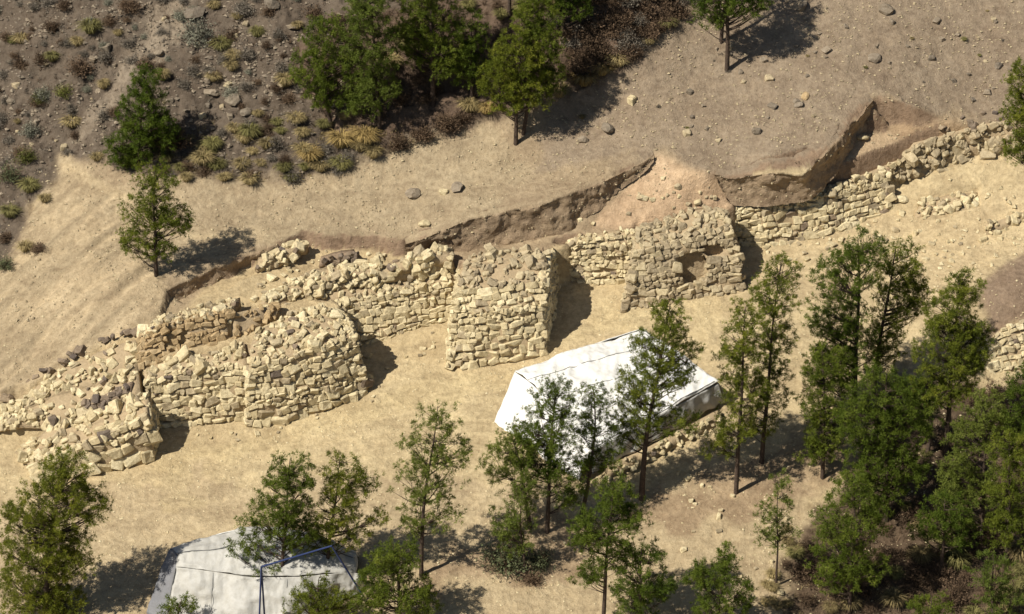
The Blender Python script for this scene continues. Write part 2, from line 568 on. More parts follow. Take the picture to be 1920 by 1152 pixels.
# ------------------------------------------------------------------ masonry
class Strip:
    """A ruled wall surface between polylines, from bottom row to top row."""

    def __init__(self, rows, mode='coursed', course=0.30, mat='pale', dens=1.0, upto=None, holes=(), modes=None, side=False):
        self.rows = [np.array([P(*p) for p in r]) for r in rows]
        self.mode, self.course, self.mat, self.dens, self.holes = mode, course, mat, dens, holes
        self.side = side
        self.modes = modes or [mode] * (len(rows) - 1)

    def ev(self, seg, s, t):
        a, b = self.rows[seg], self.rows[seg + 1]
        n = len(a) - 1
        s = min(max(s, 0), n - 1e-6)
        i = int(s); f = s - i
        lo = a[i] * (1 - f) + a[i + 1] * f
        hi = b[i] * (1 - f) + b[i + 1] * f
        p = lo * (1 - t) + hi * t
        ds = (a[i + 1] - a[i]) * (1 - t) + (b[i + 1] - b[i]) * t
        dt = hi - lo
        nn = np.cross(ds, dt)
        nn = nn / (np.linalg.norm(nn) + 1e-9)
        p = p + nn * (.03 * math.sin(p[0] * 2.3 + p[2] * 1.1) + .025 * math.sin(p[0] * 4.7 - p[2] * 3.1 + p[1]))
        ds = ds / (np.linalg.norm(ds) + 1e-9)
        return p, ds, nn, np.linalg.norm(dt)

    def rows_offset(self, d):
        out = []
        R = self.rows
        for k in range(len(R)):
            row = []
            for i in range(len(R[k])):
                acc = np.zeros(3)
                for seg in (k - 1, k):
                    if 0 <= seg < len(R) - 1:
                        s = min(i, len(R[k]) - 1 - 1e-4)
                        acc += self.ev(seg, s, 0.5)[2]
                acc /= (np.linalg.norm(acc) + 1e-9)
                row.append(R[k][i] - acc * d)
            out.append(row)
        return out

    def in_hole(self, p):
        if not self.holes: return False
        u, v = proj(*p)
        return any(((u - hx) / hw) ** 2 + ((v - hy) / hh) ** 2 < 1 for hx, hy, hw, hh in self.holes)

    def core(self, d=0.035):
        """Rough solid slab of earth behind the stones."""
        V = []; F = []
        for seg in range(len(self.rows) - 1):
            a, b = self.rows[seg], self.rows[seg + 1]
            ns = max(2, int(np.linalg.norm(np.diff(a, axis=0), axis=1).sum() / 0.22))
            nt_ = max(2, int(self.ev(seg, 0.5, .5)[3] / 0.2))
            base = len(V)
            lay = []
            for dd in (d, d + (0.22 if self.side else 0.42)):
                for j in range(nt_ + 1):
                    for i in range(ns + 1):
                        s = i / ns * (len(a) - 1); t = j / nt_
                        p, ds, nn, L = self.ev(seg, s, t)
                        w = 0.05 * float(fbm(p[0] * 3, p[2] * 3 + p[1] * 2, 2, 60))
                        if self.in_hole(p): w -= 0.75
                        V.append(p - nn * (dd - w))
            m = (nt_ + 1) * (ns + 1)
            idx = lambda l, j, i: base + l * m + j * (ns + 1) + i
            for j in range(nt_):
                for i in range(ns):
                    F.append((idx(0, j, i), idx(0, j, i + 1), idx(0, j + 1, i + 1), idx(0, j + 1, i)))
                    F.append((idx(1, j, i), idx(1, j + 1, i), idx(1, j + 1, i + 1), idx(1, j, i + 1)))
            for j in range(nt_):
                F.append((idx(0, j, 0), idx(0, j + 1, 0), idx(1, j + 1, 0), idx(1, j, 0)))
                F.append((idx(0, j, ns), idx(1, j, ns), idx(1, j + 1, ns), idx(0, j + 1, ns)))
            for i in range(ns):
                F.append((idx(0, 0, i), idx(1, 0, i), idx(1, 0, i + 1), idx(0, 0, i + 1)))
                F.append((idx(0, nt_, i), idx(0, nt_, i + 1), idx(1, nt_, i + 1), idx(1, nt_, i)))
        return np.array(V), np.array(F)

    def stones(self, r):
        out = []
        for seg in range(len(self.rows) - 1):
            a, b = self.rows[seg], self.rows[seg + 1]
            n = len(a) - 1
            La = np.linalg.norm(np.diff(a, axis=0), axis=1).sum()
            Lb = np.linalg.norm(np.diff(b, axis=0), axis=1).sum()
            L = 0.5 * (La + Lb)
            Hm = float(np.mean([self.ev(seg, s, 0.5)[3] for s in np.linspace(0, n, 7)]))
            if self.modes[seg] == 'coursed':
                t = 0.0
                while t * Hm < Hm - 0.05:
                    ch = self.course * r.uniform(.66, 1.15) * (1.05 - 0.28 * t)
                    tc = t + 0.5 * ch / Hm
                    if tc > 1.03: break
                    x = r.uniform(-.2, .1)
                    wav = r.uniform(0, 6)
                    while x < L - 0.06:
                        w = ch * r.choice((.7, .85, 1.0, 1.15, 1.3, 1.5, 1.9)) * r.uniform(.9, 1.1)
                        xc = x + w / 2
                        hh = ch * r.uniform(.66, 1.22)
                        tt = min(1.0, max(0.01, tc + 0.05 / Hm * math.sin(xc * 1.7 + wav) + r.uniform(-.06, .06) / Hm))
                        p, ds, nn, LL = self.ev(seg, xc / L * n, tt)
                        x += w * r.uniform(.93, 1.05)
                        if self.in_hole(p) or r.random() > self.dens: continue
                        dep = r.uniform(.26, .42)
                        up = np.cross(nn, ds) * -1
                        up = np.cross(ds, nn) if np.dot(np.cross(ds, nn), [0, 0, 1]) > 0 else np.cross(nn, ds)
                        R = rot_frame(ds, -nn, up)
                        j = Matrix.Rotation(r.gauss(0, .12), 3, 'X') @ Matrix.Rotation(r.gauss(0, .17), 3, 'Y') @ Matrix.Rotation(r.gauss(0, .16), 3, 'Z')
                        c = p - nn * (dep * .5 - r.uniform(.03, .10))
                        flip = r.choice((0, math.pi))
                        R = R @ np.array(Matrix.Rotation(flip, 3, 'Z')) @ np.array(j)
                        out.append((c, R, (w * 1.06, dep, hh * 1.08)))
                        if hh > .2 and r.random() < .25:      # chinking between the larger blocks
                            c2 = p + ds * w * .5 + up * hh * .5 - nn * .02
                            out.append((c2, np.array(Matrix.Rotation(r.uniform(0, 6), 3, Vector((r.gauss(0, 1), r.gauss(0, 1), r.gauss(0, 1))))), (r.uniform(.08, .15),) * 3))
                    t += ch / Hm
            else:
                area = L * Hm
                sz0 = self.course * 0.74
                cnt = int(area / (sz0 * sz0 * 0.92) * self.dens)
                for k in range(cnt):
                    tt = r.random(); s = r.random() * n
                    p, ds, nn, LL = self.ev(seg, s, tt)
                    if self.in_hole(p): continue
                    sz = sz0 * math.exp(r.gauss(-.05, .33))
                    up = np.cross(ds, nn)
                    R = rot_frame(ds, nn, up)
                    ax = Vector((r.gauss(0, .5), r.gauss(0, 1), r.gauss(0, .5))).normalized()
                    R = R @ np.array(Matrix.Rotation(r.uniform(0, 6.28), 3, ax))
                    c = p + nn * (sz * r.uniform(-.28, .14))
                    out.append((c, R, (sz * r.uniform(.85, 1.45), sz * r.uniform(.6, .9), sz * r.uniform(.65, 1.0))))
        return out


WALLS = []


def wall(name, label, cat, strips, group=None, core='core', cap=290):
    WALLS.append((name, label, cat, strips, group, core, cap))


R_ = 'rubble'
GW = 'stretches of the excavated stone wall'
# left low tower
wall('stone_tower', 'low ruined stone tower with big blocks at the lowest end of the wall', 'stone tower', [
    Strip([[(70, 902, 0), (120, 898, 0), (170, 893, 0), (230, 882, 0), (286, 866, 0)],
           [(60, 880, .35), (112, 860, .75), (170, 832, 1.3), (226, 808, 1.6), (281, 782, 1.95)]], course=.40),
    Strip([[(60, 880, .35), (112, 860, .75), (170, 832, 1.3), (226, 808, 1.6), (281, 782, 1.95)],
           [(42, 862, .4), (92, 832, .8), (160, 800, 1.4), (226, 774, 1.9), (276, 744, 2.4)],
           [(28, 848, .25), (85, 806, .9), (165, 780, 1.45), (228, 758, 1.9), (272, 736, 2.3)]], mode=R_, course=.36, dens=.95),
    Strip([[(286, 866, 0), (296, 832, 0), (300, 800, 0)], [(281, 782, 1.95), (281, 760, 2.2), (277, 740, 2.35)]], course=.34, side=True)], 'towers of the excavated wall')
wall('curtain_wall', 'pale coursed wall between the lowest tower and the tower with the brown wall behind', 'stone wall', [
    Strip([[(288, 802, 0), (340, 802, 0), (400, 797, 0), (464, 791, 0)],
           [(272, 716, 2.0), (330, 697, 2.25), (400, 691, 2.3), (464, 686, 2.35)]], course=.31),
    Strip([[(272, 716, 2.0), (330, 697, 2.25), (400, 691, 2.3), (464, 686, 2.35)],
           [(268, 690, 2.2), (330, 670, 2.3), (400, 660, 2.3), (458, 642, 2.4)]], mode=R_, course=.29, dens=.95)], GW)
wall('stone_tower', 'widest pale stone tower with a bulging front, in front of the ochre inner wall', 'stone tower', [
    Strip([[(462, 804, 0), (540, 793, 0), (620, 768, 0), (692, 738, 0)],
           [(465, 745, 1.3), (540, 732, 1.35), (616, 710, 1.3), (678, 686, 1.15)],
           [(469, 688, 2.55), (540, 670, 2.6), (610, 650, 2.55), (664, 628, 2.4)]], course=.33),
    Strip([[(469, 688, 2.55), (540, 670, 2.6), (610, 650, 2.55), (664, 628, 2.4)],
           [(470, 645, 2.8), (536, 616, 2.85), (600, 594, 2.85), (656, 600, 2.65)],
           [(490, 615, 2.7), (555, 586, 2.7), (602, 572, 2.6), (650, 590, 2.4)]], mode=R_, course=.29),
    Strip([[(692, 738, 0), (682, 705, 0), (664, 658, 0)], [(664, 628, 2.4), (661, 614, 2.35), (652, 595, 2.2)]], course=.3, side=True),
    Strip([[(461, 790, 0), (462, 804, 0)], [(466, 684, 2.45), (469, 688, 2.55)]], course=.3, side=True)], 'towers of the excavated wall')
wall('curtain_wall', 'short pale coursed wall set back left of the tall middle tower', 'stone wall', [
    Strip([[(650, 664, 0), (692, 647, 0), (740, 630, 0), (790, 614, 0), (846, 605, 0)],
           [(640, 628, .7), (690, 619, .5), (740, 610, .4), (790, 603, .25), (846, 597, .2)],
           [(604, 576, 1.7), (660, 563, 1.6), (720, 554, 1.5), (780, 546, 1.45), (858, 530, 1.6)]], course=.27),
    Strip([[(604, 576, 1.7), (660, 563, 1.6), (720, 554, 1.5), (780, 546, 1.45), (858, 530, 1.6)],
           [(585, 553, 2.0), (660, 540, 1.85), (720, 534, 1.75), (780, 526, 1.75), (862, 503, 1.9)]], mode=R_, course=.27)], GW)
wall('stone_tower', 'tall square middle tower of pale coursed stone beside the sand terrace', 'stone tower', [
    Strip([[(836, 691, 0), (880, 690, 0), (945, 683, 0), (1018, 668, 0)],
           [(848, 592, 2.0), (890, 588, 2.1), (950, 583, 2.1), (1020, 572, 2.0)],
           [(858, 546, 2.75), (900, 541, 2.75), (960, 535, 2.75), (1022, 524, 2.75)]], course=.31),
    Strip([[(858, 546, 2.75), (900, 541, 2.75), (960, 535, 2.75), (1022, 524, 2.75)],
           [(862, 510, 2.9), (900, 496, 2.95), (960, 486, 2.95), (1024, 490, 2.95)],
           [(876, 484, 2.7), (910, 470, 2.8), (965, 464, 2.8), (1030, 474, 2.7)]], mode=R_, course=.30, mat='grey', dens=.95),
    Strip([[(848, 605, 0), (842, 650, 0), (836, 691, 0)], [(862, 503, 2.3), (860, 522, 2.6), (858, 546, 2.75)]], course=.3, side=True),
    Strip([[(1018, 668, 0), (1030, 630, 0), (1041, 583, 0), (1046, 540, 0)], [(1022, 524, 2.75), (1027, 514, 2.75), (1033, 480, 2.55), (1038, 470, 1.7)]], course=.3, side=True)],
    'towers of the excavated wall')
wall('curtain_wall', 'small-stoned wall set back between the middle tower and the grey broken tower', 'stone wall', [
    Strip([[(1038, 527, 0), (1080, 531, 0), (1128, 535, 0), (1180, 536, 0)],
           [(1038, 478, 1.2), (1085, 455, 1.75), (1130, 448, 1.95), (1190, 442, 2.05)]], course=.23),
    Strip([[(1038, 478, 1.2), (1085, 455, 1.75), (1130, 448, 1.95), (1190, 442, 2.05)],
           [(1042, 466, 1.4), (1088, 441, 1.85), (1135, 434, 1.95), (1195, 428, 2.05)]], mode=R_, course=.24)], GW)
HOLE = [(1300, 503, 27, 32), (1338, 470, 20, 14), (1225, 455, 10, 8)]
wall('stone_tower', 'greyish broken tower with a dark collapsed hollow in its face', 'stone tower', [
    Strip([[(1164, 584, 0), (1240, 573, 0), (1320, 557, 0), (1393, 546, 0)],
           [(1180, 524, 1.1), (1245, 512, 1.2), (1315, 498, 1.2), (1387, 492, 1.1)],
           [(1190, 476, 2.0), (1250, 462, 2.05), (1310, 447, 2.1), (1374, 435, 2.1)]], course=.27, mat='grey', holes=HOLE),
    Strip([[(1190, 476, 2.0), (1250, 462, 2.05), (1310, 447, 2.1), (1374, 435, 2.1)],
           [(1195, 432, 2.3), (1250, 417, 2.35), (1310, 400, 2.4), (1364, 402, 2.4)],
           [(1205, 424, 2.1), (1255, 407, 2.15), (1320, 388, 2.25), (1366, 392, 2.2)]], mode=R_, course=.29, mat='grey'),
    Strip([[(1180, 536, 0), (1164, 584, 0)], [(1192, 440, 2.0), (1190, 476, 2.0)]], course=.27, mat='grey', side=True),
    Strip([[(1393, 546, 0), (1391, 505, 0), (1389, 474, 0)], [(1374, 435, 2.1), (1370, 418, 2.15), (1364, 402, 2.1)]], course=.28, mat='grey', side=True)],
    'towers of the excavated wall')
wall('curtain_wall', 'long irregular wall of loose pale stones right of the broken tower', 'stone wall', [
    Strip([[(1386, 468, 0), (1440, 466, 0), (1500, 457, 0), (1560, 439, 0), (1612, 423, 0), (1672, 398, .1)],
           [(1366, 402, 1.5), (1430, 392, 1.55), (1500, 376, 1.5), (1560, 364, 1.4), (1610, 352, 1.25), (1664, 336, 1.2)]], course=.29),
    Strip([[(1366, 402, 1.5), (1430, 392, 1.55), (1500, 376, 1.5), (1560, 364, 1.4), (1610, 352, 1.25), (1664, 336, 1.2)],
           [(1368, 390, 1.65), (1433, 378, 1.7), (1503, 360, 1.7), (1560, 346, 1.65), (1620, 328, 1.6), (1692, 298, 1.7)]], mode=R_, course=.29)], GW)
wall('inner_wall', 'ochre brown coursed inner wall with dark slots, behind the low coursed wall', 'stone wall', [
    Strip([[(258, 696, 2.1), (300, 685, 2.1), (340, 672, 2.1), (390, 660, 2.1), (440, 646, 2.1)],
           [(262, 632, 3.0), (300, 612, 3.2), (345, 598, 3.3), (392, 590, 3.3), (432, 583, 3.2)]], course=.28, mat='ochre', holes=[(321, 640, 9, 36), (344, 620, 5, 26), (434, 612, 8, 22)]),  # ochre stone, its darker brown also carrying the shade on this wall
    Strip([[(440, 640, 2.25), (480, 618, 2.25), (520, 600, 2.2)], [(438, 588, 3.0), (480, 578, 2.75), (524, 572, 2.6)]], mode=R_, course=.24, mat='ochre', dens=.55),
    Strip([[(262, 632, 3.0), (300, 612, 3.2), (345, 598, 3.3), (392, 590, 3.3), (432, 583, 3.2)],
           [(255, 618, 2.95), (300, 596, 3.0), (350, 580, 3.0), (400, 571, 2.95), (450, 558, 2.85)]], mode=R_, course=.26)], GW)
wall('rubble_wall', 'long heap of pale tumbled stones behind the set-back coursed wall', 'rubble wall', [
    Strip([[(480, 598, 2.1), (560, 566, 1.95), (640, 545, 1.85), (712, 532, 1.8)],
           [(490, 566, 2.4), (568, 530, 2.5), (640, 514, 2.5), (714, 505, 2.4)],
           [(505, 545, 2.35), (580, 508, 2.35), (650, 493, 2.3), (718, 490, 2.2)]], mode=R_, course=.29)], GW)
wall('rubble_wall', 'block of large rounded boulders beside the top of the middle tower', 'rubble wall', [
    Strip([[(716, 532, 1.8), (760, 528, 1.8), (810, 520, 1.8), (856, 508, 1.8)],
           [(720, 508, 2.3), (760, 492, 2.6), (802, 480, 2.75), (846, 484, 2.5)],
           [(732, 490, 2.2), (770, 474, 2.45), (812, 468, 2.5), (852, 468, 2.2)]], mode=R_, course=.42, dens=.9)], GW)
wall('rubble_wall', 'low sloping ruin of tumbled stones below the gravel slope at the wall end', 'rubble wall', [
    Strip([[(-10, 808, .3), (40, 802, .55), (110, 802, .8), (180, 787, 1.2), (262, 748, 1.9)],
           [(-10, 785, .5), (35, 775, .9), (95, 746, 1.3), (172, 725, 1.75), (258, 694, 2.15)],
           [(0, 762, .7), (45, 742, 1.2), (105, 697, 1.75), (182, 660, 2.25), (258, 634, 2.7)]], mode=R_, course=.30, dens=.95)], GW)
wall('rubble_wall', 'row of stones darkened as recess shade in the low sloping ruin', 'rubble wall', [
    Strip([[(150, 778, 1.2), (195, 770, 1.4), (244, 748, 1.75)], [(156, 752, 1.6), (200, 738, 1.8), (246, 715, 2.2)]], mode=R_, course=.32, mat='dark', dens=1.1)], GW, core='core_dark')  # dark stone and earth colours stand in for a shadowed recess
wall('rubble_wall', 'line of dark edging stones along the foot of the gravel slope', 'rubble wall', [
    Strip([[(2, 766, .7), (50, 722, 1.3), (105, 690, 1.8), (150, 662, 2.15), (200, 642, 2.45), (262, 622, 2.8)],
           [(0, 755, .9), (48, 712, 1.5), (103, 680, 2.0), (150, 652, 2.3), (200, 633, 2.6), (262, 614, 2.9)]], mode=R_, course=.34, mat='dark', dens=.9)], GW, core=None)
wall('rubble_wall', 'short curved pile of stacked stones near the lone pine', 'rubble wall', [
    Strip([[(480, 512, 2.3), (520, 503, 2.3), (566, 480, 2.25)], [(490, 490, 2.7), (525, 474, 2.8), (572, 460, 2.75)], [(500, 478, 2.7), (534, 462, 2.75), (577, 453, 2.7)]], mode=R_, course=.30)], GW)
wall('rubble_wall', 'small dark pile of stones above the long rubble heap', 'rubble wall', [
    Strip([[(598, 502, 2.1), (640, 497, 2.1), (672, 490, 2.1)], [(602, 488, 2.4), (640, 480, 2.5), (668, 475, 2.45)]], mode=R_, course=.27, mat='dark', dens=1.1)], GW, core='core_dark')
wall('rubble_wall', 'wide bank of greyish rubble right of the eastern trench', 'rubble wall', [
    Strip([[(1660, 340, 1.0), (1740, 334, .8), (1800, 312, .9), (1880, 300, 1.0), (1960, 296, 1.0)],
           [(1692, 300, 1.65), (1740, 292, 1.65), (1800, 274, 1.75), (1880, 268, 1.8), (1960, 262, 1.8)]], mode=R_, course=.32, dens=1.0, mat='grey'),
    Strip([[(1692, 300, 1.65), (1740, 292, 1.65), (1800, 274, 1.75), (1880, 268, 1.8), (1960, 262, 1.8)],
           [(1716, 272, 2.2), (1770, 256, 2.3), (1830, 240, 2.45), (1890, 226, 2.6), (1960, 220, 2.6)]], mode=R_, course=.32, mat='grey', dens=.9)], GW)
wall('rubble_wall', 'low double row of pale stones on the slope below the rubble bank', 'rubble wall', [
    Strip([[(1712, 416, .05), (1780, 414, .1), (1836, 402, .2)], [(1718, 396, .4), (1780, 392, .45), (1834, 382, .5)], [(1730, 372, .5), (1790, 364, .55), (1834, 360, .55)]], mode=R_, course=.26, dens=.9),
    Strip([[(1850, 442, .3), (1890, 432, .3), (1930, 415, .35)], [(1850, 420, .6), (1890, 408, .65), (1930, 395, .7)]], mode=R_, course=.27, dens=.9)], GW)
wall('terrace_wall', 'low footing of loose stones under the front of the white tarpaulin tent', 'stone wall', [
    Strip([[(1140, 897, -.4), (1220, 865, -.4), (1290, 828, -.4), (1356, 795, -.35)],
           [(1140, 874, .0), (1220, 842, .0), (1290, 802, .0), (1350, 768, .05)]], mode=R_, course=.25, dens=.8)], GW)
wall('dry_stone_wall', 'stacked retaining wall of pale stones at the edge behind the pines', 'stone wall', [
    Strip([[(1832, 705, -1.15), (1880, 708, -1.2), (1930, 710, -1.2), (1980, 708, -1.2)],
           [(1848, 648, -.1), (1880, 618, .25), (1930, 598, .45), (1980, 590, .5)]], course=.24)], GW)
wall('rubble_wall', 'glimpsed heap of grey stones between the pine trunks', 'rubble wall', [
    Strip([[(1630, 742, -.6), (1680, 735, -.6), (1720, 728, -.6)], [(1634, 712, -.3), (1680, 700, -.2), (1718, 694, -.2)]], mode=R_, course=.25, mat='grey', dens=.9)], GW)

for (nm, lb, ct, strips, gp, core_m, cap) in WALLS:
    for s in strips:
        if not s.side: raster_strip(s.rows_offset(0.22), Z)
for (nm, lb, ct, strips, gp, core_m, cap) in WALLS:
    for s in strips:
        if s.side: raster_strip(s.rows_offset(0.15), Z, 'min')
# the collapsed hollow in the broken tower
hu, hv = proj(GX, GY, Z)
for (hx, hy, hw, hh) in HOLE[:2]:
    Z[((hu - hx) / hw) ** 2 + ((hv - hy) / hh) ** 2 < .9] -= 0.8
# back to the working grid
Zf = blur(Z, 3)
DX, GX, GY, NX, NY = DXc, GXc, GYc, NXc, NYc
Z = Zf[::SS, ::SS].copy()

# natural roughness of the surface
PX_, PY_ = proj(GX, GY, Z)
GRADX = np.abs(np.gradient(Z, DX, axis=1)); GRADY = np.abs(np.gradient(Z, DX, axis=0))
STEEP = np.clip((np.hypot(GRADX, GRADY) - 1.1) / 0.9, 0, 1)
scr = in_poly(PX_, PY_, [(0, 520), (100, 300), (240, 365), (300, 520), (310, 590), (30, 745), (-400, 1000), (-400, 600)])
hillE = in_poly(PX_, PY_, [(-900, -400), (-900, 700), (-10, 530), (90, 340), (110, 290), (330, 332), (560, 335), (720, 292), (900, 228), (1040, 188), (1150, 132), (1280, 22), (1330, -60), (1400, -400)])
u_al = (GX * 0.75 + GY * 0.66); u_ac = (GX * -0.66 + GY * 0.75)
rough = 0.035 * fbm(GX * 1.1, GY * 1.1, 3, 3) + 0.02 * fbm(GX * 4, GY * 4, 3, 9)
rough = rough + np.where(scr, 0.07 * fbm(u_al * 0.45, u_ac * 3.6, 4, 21), 0)
rough = rough + np.where(hillE, 0.24 * fbm(GX * 0.8, GY * 0.8, 4, 31) + 0.08 * fbm(GX * 4.5, GY * 4.5, 3, 35), 0)
Z = Z + rough


def gz(x, y):
    fx = np.clip((np.asarray(x, float) - X0) / DX, 0, NX - 1.001); fy = np.clip((np.asarray(y, float) - Y0) / DX, 0, NY - 1.001)
    i = fx.astype(int); j = fy.astype(int); a = fx - i; b = fy - j
    return (Z[j, i] * (1 - a) + Z[j, i + 1] * a) * (1 - b) + (Z[j + 1, i] * (1 - a) + Z[j + 1, i + 1] * a) * b


def G(px, py):
    """Ground point sighted at (px, py)."""
    d = ray(px, py)
    t = np.arange(100.0, 185.0, 0.05)
    X = CAM[0] + t * d[0]; Y = CAM[1] + t * d[1]; ZZ = CAM[2] + t * d[2]
    g = gz(X, Y)
    k = np.argmax(ZZ < g)
    return np.array([X[k], Y[k], float(gz(X[k], Y[k]))])


# ---- soil colours
def soft(poly, width=14.0, seed=5):
    n = fbm(GX * 0.9, GY * 0.9, 4, seed) * width
    n2 = fbm(GX * 0.9 + 50, GY * 0.9, 4, seed + 7) * width
    acc = np.zeros(GX.shape)
    for dx, dy in ((0, 0), (5, 0), (-5, 0), (0, 5), (0, -5), (10, 7), (-10, -7), (8, -9), (-8, 9)):
        acc += in_poly(PX_ + n + dx, PY_ + n2 + dy, poly)
    return acc / 9.0


SC = np.zeros(GX.shape + (3,))
SC[:] = (0.53, 0.43, 0.26)


def paint(mask, col):
    global SC
    SC = SC * (1 - mask[..., None]) + np.array(col) * mask[..., None]


notL = (~in_poly(GX, GY, LPOLY)).astype(float)
paint(soft([(-400, 1010), (300, 920), (620, 900), (900, 880), (1050, 960), (1500, 800), (1500, 1300), (-400, 1300)], 40) * .7, (0.455, 0.365, 0.235))
paint(soft([(260, 830), (480, 810), (700, 740), (830, 700), (1010, 690), (1120, 560), (1400, 560), (1380, 600), (1050, 650), (1010, 720), (720, 790), (500, 850), (300, 890)], 22) * .7, (0.56, 0.455, 0.265))
paint(soft([(1390, 470), (1660, 400), (1930, 350), (1930, 460), (1830, 530), (1500, 560)], 20) * .6, (0.56, 0.45, 0.275))
paint(blur(notL, 2), (0.37, 0.29, 0.19))
paint(soft([(300, 320), (560, 335), (900, 235), (1000, 330), (860, 410), (760, 450), (480, 470), (330, 500), (240, 365)], 25), (0.395, 0.318, 0.208))
paint(soft([(0, 520), (100, 300), (240, 365), (300, 520), (330, 600), (30, 745), (-400, 1000), (-400, 600)], 10), (0.42, 0.335, 0.215))
SC = SC * (1 + (soft([(0, 520), (100, 300), (240, 365), (300, 520), (330, 600), (30, 745), (-400, 1000), (-400, 600)], 10) * .22 * fbm(u_al * .35, u_ac * 3.2, 4, 22))[..., None])
paint(soft([(1000, 330), (1040, 190), (1290, 20), (1400, -80), (2000, -80), (2100, 300), (1850, 230), (1630, 180), (1560, 260), (1500, 320), (1370, 345), (1225, 285)], 16), (0.298, 0.236, 0.168))
paint(soft([(300, 600), (470, 490), (580, 450), (760, 470), (860, 520), (700, 560), (600, 600), (450, 660), (260, 720), (30, 800), (30, 745), (250, 610)], 8), (0.50, 0.40, 0.24))
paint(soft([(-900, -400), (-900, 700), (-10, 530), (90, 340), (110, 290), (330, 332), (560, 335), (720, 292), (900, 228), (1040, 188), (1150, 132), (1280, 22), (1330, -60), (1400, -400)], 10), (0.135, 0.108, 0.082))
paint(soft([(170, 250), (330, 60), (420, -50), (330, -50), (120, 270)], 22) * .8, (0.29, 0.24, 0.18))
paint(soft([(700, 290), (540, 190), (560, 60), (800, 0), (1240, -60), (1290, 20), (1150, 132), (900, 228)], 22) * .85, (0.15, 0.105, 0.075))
paint(soft([(100, 292), (128, 298), (180, 338), (250, 362), (330, 430), (470, 435), (560, 440), (470, 452), (330, 450), (240, 380), (165, 350), (108, 310)], 8) * .8, (0.52, 0.42, 0.265))
paint(soft([(1105, 430), (1225, 288), (1372, 345), (1378, 395), (1250, 425)], 4), (0.545, 0.40, 0.26))
paint(soft([(1560, 330), (1590, 250), (1632, 228), (1720, 275), (1640, 330)], 4), (0.50, 0.38, 0.245))
paint(soft([(1640, 195), (1790, 225), (1850, 260), (1710, 280), (1630, 225)], 6), (0.40, 0.29, 0.18))
paint(soft([(1830, 540), (1925, 465), (2100, 440), (2100, 640), (1905, 600), (1860, 640)], 5), (0.27, 0.20, 0.14))
# dark needle litter under the pines
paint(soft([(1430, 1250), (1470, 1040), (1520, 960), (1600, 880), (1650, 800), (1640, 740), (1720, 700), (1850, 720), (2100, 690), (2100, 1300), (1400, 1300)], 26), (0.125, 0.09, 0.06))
paint(soft([(900, 1010), (1010, 960), (1150, 985), (1230, 905), (1330, 900), (1480, 820), (1600, 760), (1600, 880), (1350, 990), (1150, 1000), (1060, 1100), (920, 1085), (780, 1110), (800, 1060)], 26) * .6, (0.30, 0.21, 0.135))
# cut sections show the darker body of the soil
cut = STEEP * (1 - soft([(1105, 430), (1225, 290), (1372, 347), (1378, 395), (1250, 425)], 3)) * ((~in_poly(GX, GY, LPOLY)))
paint(np.clip(cut, 0, 1) * in_poly(PX_, PY_, [(300, 560), (470, 440), (760, 400), (1230, 260), (1640, 160), (1760, 200), (1760, 300), (1560, 380), (1380, 400), (1180, 440), (760, 520)]), (0.28, 0.20, 0.135))

# ---- one sheet: fine where the photograph looks, stretched out to the far hills
ext = np.array([0.5, 1.5, 3, 6, 10, 16, 25, 40, 60, 90, 130, 180, 260, 380])
fx_ = np.concatenate([X0 - ext[::-1], gx, X1 + ext]); fy_ = np.concatenate([Y0 - ext[::-1], gy, Y1 + ext])
FXg, FYg = np.meshgrid(fx_, fy_)
cxg = np.clip(FXg, X0, X1); cyg = np.clip(FYg, Y0, Y1)
ne = len(ext)
jx = np.clip(np.arange(len(fx_)) - ne, 0, NX - 1); jy = np.clip(np.arange(len(fy_)) - ne, 0, NY - 1)
ZF = Z[np.ix_(jy, jx)]
far = np.hypot(FXg - cxg, FYg - cyg)
ZF = ZF + (FYg - cyg) * np.where(FYg > Y1, 0.38, 0.25) + (FXg - cxg) * np.where(FXg < X0, 0.12, 0.06) + np.minimum(far * 0.06, 6) * fbm(FXg * 0.02, FYg * 0.02, 3, 80)
CF = SC[np.ix_(jy, jx)]
STF = STEEP[np.ix_(jy, jx)] * (far < 0.01)
hxd = hyd = 0.0
V = np.stack([FXg + hxd, FYg + hyd, ZF], -1).reshape(-1, 3)
ny, nx = FXg.shape
q = np.arange((ny - 1) * (nx - 1)); qj = q // (nx - 1); qi = q % (nx - 1); b0 = qj * nx + qi
F = np.stack([b0, b0 + 1, b0 + nx + 1, b0 + nx], -1)
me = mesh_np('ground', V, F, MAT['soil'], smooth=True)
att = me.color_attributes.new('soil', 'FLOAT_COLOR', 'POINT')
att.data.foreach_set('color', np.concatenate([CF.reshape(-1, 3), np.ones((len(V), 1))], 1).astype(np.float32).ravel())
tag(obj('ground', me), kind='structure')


def merged(name, items, mname, parent=None, protos=None, origin=None):
    """Many tiny pieces as one mesh."""
    VV = []; FF = []; o = 0
    for k, c, R, s in items:
        v, f = protos[k]
        VV.append((v * np.array(s)) @ R.T + c); FF.append(f + o); o += len(v)
    V = np.concatenate(VV)
    if origin is not None: V = V - origin
    ob = obj(name, mesh_np(name, V, np.concatenate(FF), MAT[mname]), parent)
    return tag(ob, kind='stuff')


